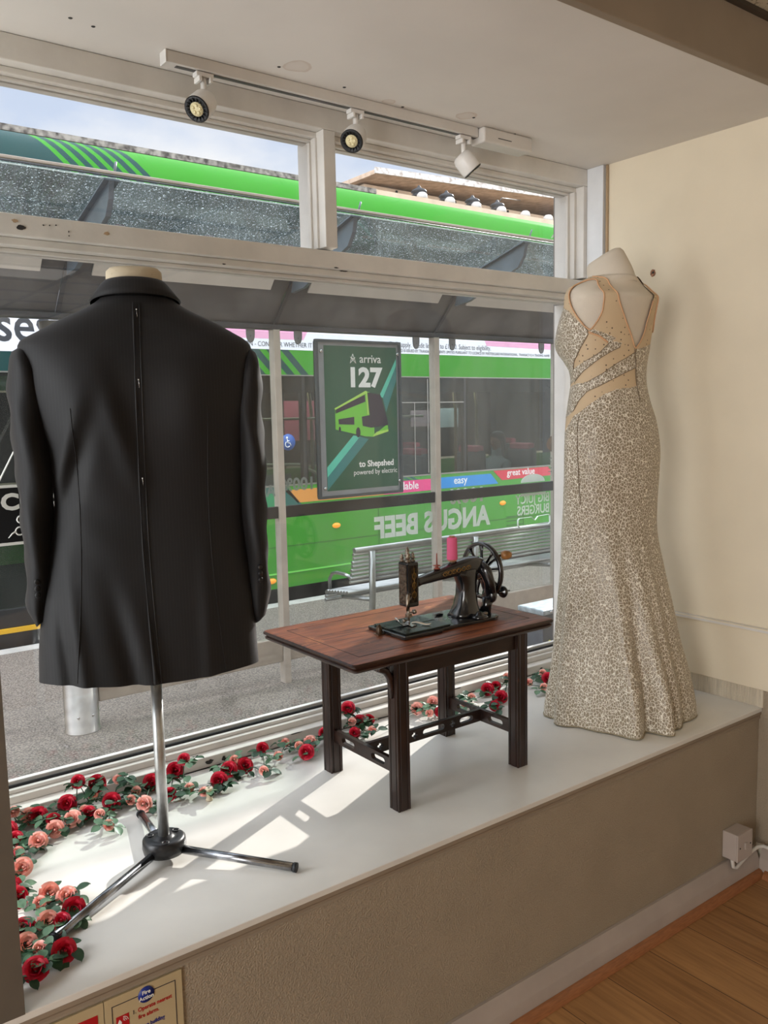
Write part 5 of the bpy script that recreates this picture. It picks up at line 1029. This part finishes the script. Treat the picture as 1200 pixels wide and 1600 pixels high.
CUP=[(6.37,1.885),(6.283,1.8718),(6.109,1.8528),(5.899,1.8291),(5.812,1.8197),(5.812,1.8102),(5.969,1.7865),(6.196,1.758),(6.423,1.7296),(6.527,1.7059),(6.75,1.70),(7.5,1.72),(7.85,1.75),(7.85,1.83),(7.3,1.875),(6.75,1.90)]
TRI=[(5.80,1.8215),(5.637,1.8215),(5.376,1.809),(5.15,1.7955),(5.30,1.7800),(5.533,1.7985),(5.69,1.8090)]
B1=[(6.52,1.7107),(6.458,1.7107),(6.074,1.7249),(5.777,1.7391),(5.55,1.7533),(5.393,1.7723),(5.271,1.7865),(5.009,1.7817),(5.061,1.7675),(5.236,1.758),(5.515,1.7391),(5.847,1.7154),(6.231,1.6917),(6.510,1.668),(7.85,1.64),(7.85,1.69)]
B2=[(6.527,1.6585),(6.021,1.6633),(5.568,1.687),(5.131,1.7201),(4.887,1.7343),(4.643,1.7533),(4.58,1.7059),(4.904,1.6917),(5.253,1.6727),(5.672,1.649),(6.004,1.6348),(6.248,1.6064),(6.353,1.5732),(6.527,1.56),(7.85,1.53),(7.85,1.62)]
SKT=[(6.6,1.51),(6.353,1.54),(6.266,1.559),(6.126,1.5685),(5.847,1.5969),(5.515,1.6253),(5.201,1.6396),(4.765,1.6443),(4.60,1.649)]
def inpoly(pl,x,y):
    c=False; n=len(pl); j=n-1
    for i in range(n):
        xi,yi=pl[i];xj,yj=pl[j]
        if (yi>y)!=(yj>y) and x<(xj-xi)*(y-yi)/(yj-yi)+xi: c=not c
        j=i
    return c
def skz(ph):
    s=sorted(SKT)
    if ph<=s[0][0]: return 1.649
    if ph>=s[-1][0]: return 1.51
    for a,b in zip(s[:-1],s[1:]):
        if ph<=b[0]: return a[1]+(b[1]-a[1])*(ph-a[0])/(b[0]-a[0])
def region(ph,z):
    """ph in 0..2pi -> none / nude / lace"""
    p=ph
    if p>T2-1e-9: p-=T2
    pa=p+T2 if p<1.6 else p          # her left half: 4.6 .. 7.85
    right=1.5708<=p<4.60
    if right:
        m=3*PI-p                      # mirror to the left half
        if z>1.80 and inpoly(ARM,m,z): return None
        if inpoly(VBK,p,z) or (z>1.84 and inpoly(VFR,p,z)): return None
        if z<1.762+(.03*(4.6-p) if p>4.0 else .02): return 'lace'
        if p<3.4 and inpoly(CUP,m,z): return 'lace'
        return 'nude'
    if inpoly(ARM,pa,z): return None
    if inpoly(VBK,p if p>3 else pa,z): return None
    if z>1.84 and inpoly(VFR,p,z): return None
    if inpoly(CUP,pa,z) or inpoly(TRI,pa,z) or inpoly(B1,pa,z) or inpoly(B2,pa,z): return 'lace'
    if z<skz(pa): return 'skirt'
    return 'nude'
parts={'lace':[],'nude':[],'skirt':[]}
NPH=420; zs2=[1.50+(1.955-1.50)*i/150 for i in range(150)]+[1.955+(1.9945-1.955)*(1-(1-i/60)**1.5) for i in range(61)]; NZR=len(zs2)-1
for i in range(NZR):
    for j in range(NPH):
        z=(zs2[i]+zs2[i+1])/2; ph=T2*(j+.5)/NPH; k=region(ph,z)
        if z<1.665 and k=='lace' and T2*(j+.5)/NPH<4.6 and T2*(j+.5)/NPH>1.57: k='skirt'
        if k: parts[k].append((i,j))
def patch(name,cells,m,off,extra=None):
    idx={}; vs=[]; fs=[]
    def vid(i,j):
        j%=NPH
        if (i,j) not in idx: idx[(i,j)]=len(vs); vs.append(dpt(T2*j/NPH,zs2[i],off))
        return idx[(i,j)]
    for i,j in cells: fs.append((vid(i,j),vid(i,j+1),vid(i+1,j+1),vid(i+1,j)))
    w=MB(); w.add(vs,fs,0,True)
    if extra: extra(w)
    return w.build(name,m,dr)
def lower(w):
    zz=[.578,.579]+[.585+(1.50-.585)*k/110 for k in range(111)]
    w.loft([[dpt(T2*j/NPH,z,.003) for j in range(NPH)] for z in zz],cap0=False,cap1=False)
patch('skirt',parts['skirt'],LACE,.0032,lower)
patch('lace_bands',parts['lace'],LACE,.0036); patch('mesh_panels',parts['nude'],NUDE,.0026)
HEM=mat('hem_thread',srgb(150,138,112),.7)
MB().tube([dpt(T2*j/140,.579,.0035) for j in range(141)],.0022,5).build('hem',HEM,dr)
def line(name,pts,m,r,off=.0042,closed=False):
    P_=[]
    if closed: pts=pts+[pts[0]]
    for a,b in zip(pts[:-1],pts[1:]):
        n=max(2,int(math.hypot((b[0]-a[0])*.15,b[1]-a[1])/.004))
        for i in range(n): P_.append((a[0]+(b[0]-a[0])*i/n,a[1]+(b[1]-a[1])*i/n))
    P_.append(pts[-1])
    # smooth
    for _ in range(6):
        Q=P_[:]
        for i in range(1,len(P_)-1): Q[i]=((P_[i-1][0]+2*P_[i][0]+P_[i+1][0])/4,(P_[i-1][1]+2*P_[i][1]+P_[i+1][1])/4)
        P_=Q
    return MB().tube([dpt(a%T2,b,off) for a,b in P_],r,6).build(name,m,dr)
line('piping',ARM[12:]+ARM[:13],PIPE,.0022); line('piping',[(3*PI-p,z) for p,z in ARM[12:]+ARM[:13]],PIPE,.0022)
line('piping',VBK[0:12],PIPE,.0020); line('piping',VBK[11:17],PIPE,.0020)
DKL=mat('dark_lace_edge',srgb(120,104,84),.7)
line('band_edge',CUP[3:10],DKL,.0012); line('band_edge',B1[8:14],DKL,.0010); line('band_edge',B1[2:7],DKL,.0008); line('band_edge',B2[6:13],DKL,.0010); line('band_edge',B2[1:6],DKL,.0008); line('peach_edge',[(5.81,1.815),(5.55,1.803),(5.35,1.783)],PIPE,.003)
line('centre_back_zip',[(4.643,1.7628),(4.573,1.7154),(4.60,1.649),(4.60,1.60)],DKL,.0014)
line('side_seam',[(6.10,1.56),(6.05,1.48),(6.0,1.40),(5.98,1.28)],DKL,.0011)
# ================================================================== ROSE GARLANDS
def petal(w,rad,h,a0,wd,open_,m=0,curl=.3):
    n=4; vs=[]
    for i in range(n+1):
        t=i/n; hh=h*t; rr_=rad*(.25+.75*t**.7)+open_*t*t
        for j in range(5):
            s=(j/4-.5)*2; a=a0+s*wd*(.55+.45*math.sin(PI*min(t*.75+.12,1)))
            r_=rr_+curl*rad*abs(s)**2*.25*t; z=hh-.25*h*(abs(s)**2)*t*t- (open_*.6*t**3)
            vs.append((r_*math.cos(a),r_*math.sin(a),z))
    w.add(vs,[(i*5+j,i*5+j+1,(i+1)*5+j+1,(i+1)*5+j) for i in range(n) for j in range(4)],m,True)
def rose_mesh(name,m,R,full):
    w=MB(); rs=random.Random(hash(name)%97 if 0 else len(name)*13+int(R*1e4))
    w.tube([(R*.16*t*math.cos(7*t),R*.16*t*math.sin(7*t),R*(.55+.35*(1-t))) for t in [i/14 for i in range(15)]],R*.10,6)
    lay=((.20,1.05,3,1.2,.0),(.36,1.08,3,1.15,.02),(.52,1.02,4,1.0,.10),(.68,.90,4,.98,.22),(.80,.68,5,.85,.42)) if full else ((.18,.95,3,1.2,.0),(.34,1.0,4,1.0,.02),(.50,.9,4,.95,.12),(.60,.7,5,.85,.35))
    for li,(r,h,n,wd,op) in enumerate(lay):
        for k in range(n): petal(w,R*r,R*h*(1+.12*rs.uniform(-1,1)),2*PI*k/n+li*.7+rs.uniform(-.15,.15),wd*(1+.1*rs.uniform(-1,1)),R*op)
    me_o=w.build(name,m); md=me_o.data; bpy.data.objects.remove(me_o); return md
REDR=mat('red_silk_petals',srgb(214,20,58),.55,var=.3,vscale=60,col2=srgb(168,8,36)); PNKR=mat('pink_silk_petals',srgb(255,196,182),.6,var=.2,vscale=60,col2=srgb(246,164,150))
for m_ in (REDR,PNKR):
    N,L,B=nodes(m_); B.inputs['Subsurface Weight'].default_value=.35; B.inputs['Subsurface Radius'].default_value=(.008,.003,.002)
LEAF=mat('dark_green_leaf',srgb(48,84,54),.5,var=.35,vscale=30,col2=srgb(30,58,38)); LEAF2=mat('grey_green_leaf',srgb(86,118,88),.45,var=.2,vscale=30); STEM=mat('green_stem',srgb(40,70,44),.6)
RM={('R',1):rose_mesh('red_rose',REDR,.0195,True),('R',0):rose_mesh('red_rose_small',REDR,.0150,True),('P',1):rose_mesh('pink_rose',PNKR,.0180,True),('P',0):rose_mesh('pink_rose_small',PNKR,.0145,False)}
def leaf_mesh(seed,m):
    r=random.Random(seed); w=MB(); k=r.choice((3,4,5))
    for i in range(k):
        a=2*PI*i/k+r.uniform(-.4,.4); L_=r.uniform(.021,.031); wd=L_*.42; tilt=r.uniform(-.1,.7); vs=[]; n=6
        for q in range(n+1):
            t=q/n; x=.006+L_*t; hw=wd*math.sin(PI*min(1,(t*.93+.07)))**.7; z=x*math.sin(tilt)*.7-.010*t*t
            for s in (-1,0,1): vs.append((x*math.cos(a)-s*hw*math.sin(a),x*math.sin(a)+s*hw*math.cos(a),z+(.0025*abs(s))))
        w.add(vs,[(q*3+j,q*3+j+1,(q+1)*3+j+1,(q+1)*3+j) for q in range(n) for j in range(2)],0,True)
        w.tube([(0,0,0),(.006*math.cos(a),.006*math.sin(a),0)],.0009,5)
    o=w.build('leaf_sprig',m); md=o.data; bpy.data.objects.remove(o); return md
LM=[leaf_mesh(s,LEAF if s%3 else LEAF2) for s in range(6)]
def garland(label,roses,seed,extra=()):
    """roses: (x, y, z, colour, big); the wire runs through them in order"""
    r=random.Random(seed); c=Vector(roses[0][:3]); c.z=SZ
    g=thing('rose_garland',label,'garland',tuple(c))
    pts=[]
    for i,(x,y,z,k,b) in enumerate(roses):
        pts.append(Vector((x,y,max(z-.010,SZ+.004))))
        if i<len(roses)-1:
            q=roses[i+1]; pts.append(Vector(((x+q[0])/2+r.uniform(-.008,.008),(y+q[1])/2+r.uniform(-.008,.008),SZ+r.uniform(.004,.022))))
    sm_=[]
    for i in range(len(pts)-1):
        p0=pts[max(i-1,0)];p1=pts[i];p2=pts[i+1];p3=pts[min(i+2,len(pts)-1)]
        for k in range(5):
            t=k/5; sm_.append(.5*((2*p1)+(p2-p0)*t+(2*p0-5*p1+4*p2-p3)*t*t+(3*p1-p0-3*p2+p3)*t**3))
    for p in sm_: p.z=max(p.z,SZ+.0025); p.y=min(p.y,2.192)
    MB().tube(sm_,.0013,6).build('stem',STEM,g)
    for x,y,z,k,b in roses:
        o=bpy.data.objects.new('red_rose' if k=='R' else 'pink_rose',RM[(k,b)]); COL.objects.link(o)
        d=Vector((-x*.55+r.uniform(-.5,.5),-y*.55+r.uniform(-.5,.3),r.uniform(.5,1.2))).normalized()
        o.rotation_euler=d.to_track_quat('Z','Y').to_euler(); o.location=Vector((x,y,z))-d*.006; put(o,g)
        for q in range(r.choice((3,3,4)) if b else r.choice((2,3))):
            a=r.uniform(0,2*PI); rd=r.uniform(.014,.028); lx,ly=x+rd*math.cos(a),min(y+rd*math.sin(a),2.17)
            l=bpy.data.objects.new('leaf_sprig',r.choice(LM)); COL.objects.link(l); l.location=(lx,ly,max(SZ+.014,z-.004+r.uniform(-.012,.010))); l.rotation_euler=(r.uniform(-.35,.35),r.uniform(-.35,.35),r.uniform(0,6.28)); put(l,g)
    for (x,y,z) in extra:
        l=bpy.data.objects.new('leaf_sprig',r.choice(LM)); COL.objects.link(l); l.location=(x,y,z); l.rotation_euler=(r.uniform(-.3,.3),r.uniform(-.3,.3),r.uniform(0,6.28)); put(l,g)
    return g
garland('rose garland heap with big dark red roses in the near left corner of the sill',[(0.384, 1.847, 0.598, 'R', 1), (0.385, 1.8, 0.598, 'R', 1), (0.442, 1.775, 0.598, 'P', 1), (0.416, 1.75, 0.598, 'P', 0), (0.467, 1.739, 0.598, 'P', 1), (0.464, 1.682, 0.598, 'R', 1), (0.431, 1.655, 0.598, 'R', 0), (0.41, 1.67, 0.598, 'P', 1), (0.366, 1.675, 0.598, 'R', 1), (0.357, 1.62, 0.598, 'P', 1), (0.34, 1.619, 0.598, 'P', 0), (0.373, 1.592, 0.598, 'P', 0), (0.406, 1.554, 0.598, 'R', 1), (0.349, 1.531, 0.598, 'R', 1)],11)
garland('red and pink rose garland bunched along the window foot left of the tripod pole',[(0.426, 1.919, 0.598, 'P', 1), (0.41, 1.985, 0.598, 'R', 0), (0.436, 1.993, 0.598, 'P', 0), (0.448, 2.068, 0.598, 'R', 0), (0.487, 2.02, 0.598, 'P', 1), (0.443, 2.12, 0.598, 'R', 1), (0.506, 2.167, 0.598, 'P', 1), (0.47, 2.165, 0.621, 'P', 0), (0.523, 2.153, 0.598, 'R', 1), (0.547, 2.106, 0.598, 'R', 0), (0.536, 2.056, 0.598, 'P', 1), (0.586, 2.083, 0.598, 'P', 1), (0.598, 2.165, 0.603, 'R', 1), (0.628, 2.165, 0.654, 'R', 0), (0.677, 2.165, 0.635, 'R', 1), (0.664, 2.165, 0.609, 'P', 0), (0.624, 2.11, 0.598, 'P', 0), (0.627, 2.09, 0.598, 'R', 0), (0.646, 2.065, 0.598, 'P', 0), (0.695, 2.116, 0.598, 'R', 1), (0.644, 1.992, 0.598, 'P', 0), (0.731, 2.165, 0.63, 'P', 0)],12)
garland("red and pink rose garland trailing behind the tripod to the table's left leg",[(0.737, 2.091, 0.598, 'P', 0), (0.767, 2.135, 0.598, 'P', 0), (0.756, 2.047, 0.598, 'P', 1), (0.821, 2.162, 0.598, 'R', 1), (0.829, 2.059, 0.598, 'R', 0), (0.89, 2.165, 0.611, 'R', 1), (0.917, 2.165, 0.636, 'R', 0), (0.886, 2.062, 0.598, 'P', 0), (0.906, 2.015, 0.598, 'P', 0), (0.969, 2.055, 0.598, 'R', 1), (1.023, 2.103, 0.598, 'R', 1), (1.066, 2.154, 0.598, 'P', 0), (1.071, 2.097, 0.598, 'R', 1), (1.094, 2.033, 0.598, 'P', 0), (1.164, 2.165, 0.604, 'R', 0), (1.178, 2.097, 0.598, 'P', 0), (1.242, 2.165, 0.601, 'P', 0), (1.265, 2.124, 0.598, 'P', 0), (1.305, 2.124, 0.598, 'P', 1), (1.256, 2.068, 0.598, 'R', 1), (1.379, 2.163, 0.598, 'R', 0)],13)
garland('red and pink rose garland lying on the sill behind and under the table',[(1.473, 2.165, 0.654, 'R', 1), (1.487, 2.165, 0.607, 'P', 0), (1.452, 2.101, 0.598, 'R', 0), (1.519, 2.168, 0.598, 'R', 1), (1.556, 2.167, 0.598, 'R', 0), (1.506, 2.084, 0.598, 'P', 0), (1.739, 2.146, 0.598, 'P', 1), (1.742, 2.086, 0.598, 'P', 0), (1.821, 2.16, 0.598, 'P', 1), (1.776, 2.074, 0.598, 'R', 0), (1.854, 2.148, 0.598, 'P', 0), (1.886, 2.07, 0.598, 'P', 0), (1.956, 2.114, 0.598, 'P', 0), (2.056, 2.138, 0.598, 'R', 1), (2.103, 2.144, 0.598, 'R', 0), (2.179, 2.165, 0.613, 'P', 0), (2.033, 2.048, 0.598, 'R', 1), (1.952, 1.997, 0.598, 'R', 0)],14)
garland('short end of rose garland with pink buds beside the dress hem',[(2.225, 2.097, 0.598, 'P', 0), (2.227, 2.028, 0.598, 'P', 0), (2.31, 2.084, 0.598, 'R', 1), (2.348, 2.144, 0.598, 'P', 0), (2.378, 2.108, 0.598, 'R', 0)],15)

# ================================================================== PASSENGERS
def figure(label,base,face,hair,shirt,seedscale=1.):
    x,y,z=base; t=thing('person',label,'person',base)
    SK=mat('skin_'+face[0],face[1],.6); HR=mat('hair_'+hair[0],hair[1],.6,bump=.3,bscale=60); SH=mat('clothes_'+shirt[0],shirt[1],.8,bump=.1)
    vs=[(0,0,.10),(0,0,.30),(0,0,.46),(0,0,.53),(0,-.01,.60),(0,-.02,.70),(0,.19,.45),(-.10,.25,.25),(-.26,.20,.18),(0,-.19,.45),(-.10,-.25,.25),(-.26,-.20,.18),(-.24,.09,.08),(-.24,-.09,.08)]
    es=[(0,1),(1,2),(2,3),(3,4),(4,5),(2,6),(6,7),(7,8),(2,9),(9,10),(10,11),(0,12),(0,13)]
    rd=[.15,.15,.13,.058,.070,.075,.065,.05,.035,.065,.05,.035,.08,.08]
    me=bpy.data.meshes.new('body'); me.from_pydata([(x+a,y+b,z+c) for a,b,c in vs],es,[]); o=bpy.data.objects.new('body',me); COL.objects.link(o)
    md=o.modifiers.new('skin','SKIN')
    for i,r_ in enumerate(rd): me.skin_vertices[0].data[i].radius=(r_,r_)
    me.skin_vertices[0].data[0].use_root=True; md.use_smooth_shade=True
    s=o.modifiers.new('sub','SUBSURF'); s.levels=2; s.render_levels=2
    me.materials.append(SH); put(o,t)
    # head with nose, ears, eyes and mouth; facing -x
    w=MB(); rings=[]
    for h,rx,ry,cx in ((-.105,.030,.030,-.01),(-.095,.052,.045,-.012),(-.06,.075,.060,-.006),(-.02,.088,.068,0),(.02,.094,.073,.002),(.06,.092,.072,.004),(.095,.070,.058,.006),(.115,.035,.03,.008)):
        rings.append([(x+cx+rx*math.cos(a),y-.02+ry*math.sin(a),z+.71+h) for a in [2*PI*i/24 for i in range(24)]])
    w.loft(rings); w.tube([(x-.088,y-.02,z+.735),(x-.104,y-.02,z+.70),(x-.085,y-.02,z+.69)],[.008,.014,.006],8)
    for s_ in (-1,1): w.lathe([(.001,-.006),(.018,-.003),(.020,.004),(.001,.006)],(x+.01,y-.02+s_*.074,z+.71),'y',10)
    hd=w.build('head',SK,t)
    f=MB()
    for s_ in (-1,1): f.lathe([(.0005,-.004),(.009,0),(.0005,.004)],(x-.080,y-.02+s_*.032,z+.725),'x',10)
    f.tube([(x-.080,y-.042,z+.655),(x-.088,y-.02,z+.653),(x-.080,y+.002,z+.655)],.004,6); o=f.build('facial_features',mat('dark_features',srgb(60,34,30),.5)); put(o,hd)
    hw=MB(); rings=[]
    for h,rx,ry,cx in ((-.10,.055,.074,.055),(-.04,.072,.082,.040),(.02,.086,.085,.026),(.06,.098,.084,.012),(.10,.090,.072,.006),(.13,.055,.045,.008),(.14,.01,.01,.01)):
        rings.append([(x+cx+rx*math.cos(a),y-.02+ry*math.sin(a),z+.71+h) for a in [2*PI*i/22 for i in range(22)]])
    hw.loft(rings); hw.build('hair',HR,t)
    return t
figure('seated passenger with dark tied hair and pale top seen through the lower bus window',(7.50,7.62,.50),('warm',srgb(168,120,96)),('black',srgb(24,18,18)),('pale_grey',srgb(150,156,160)))
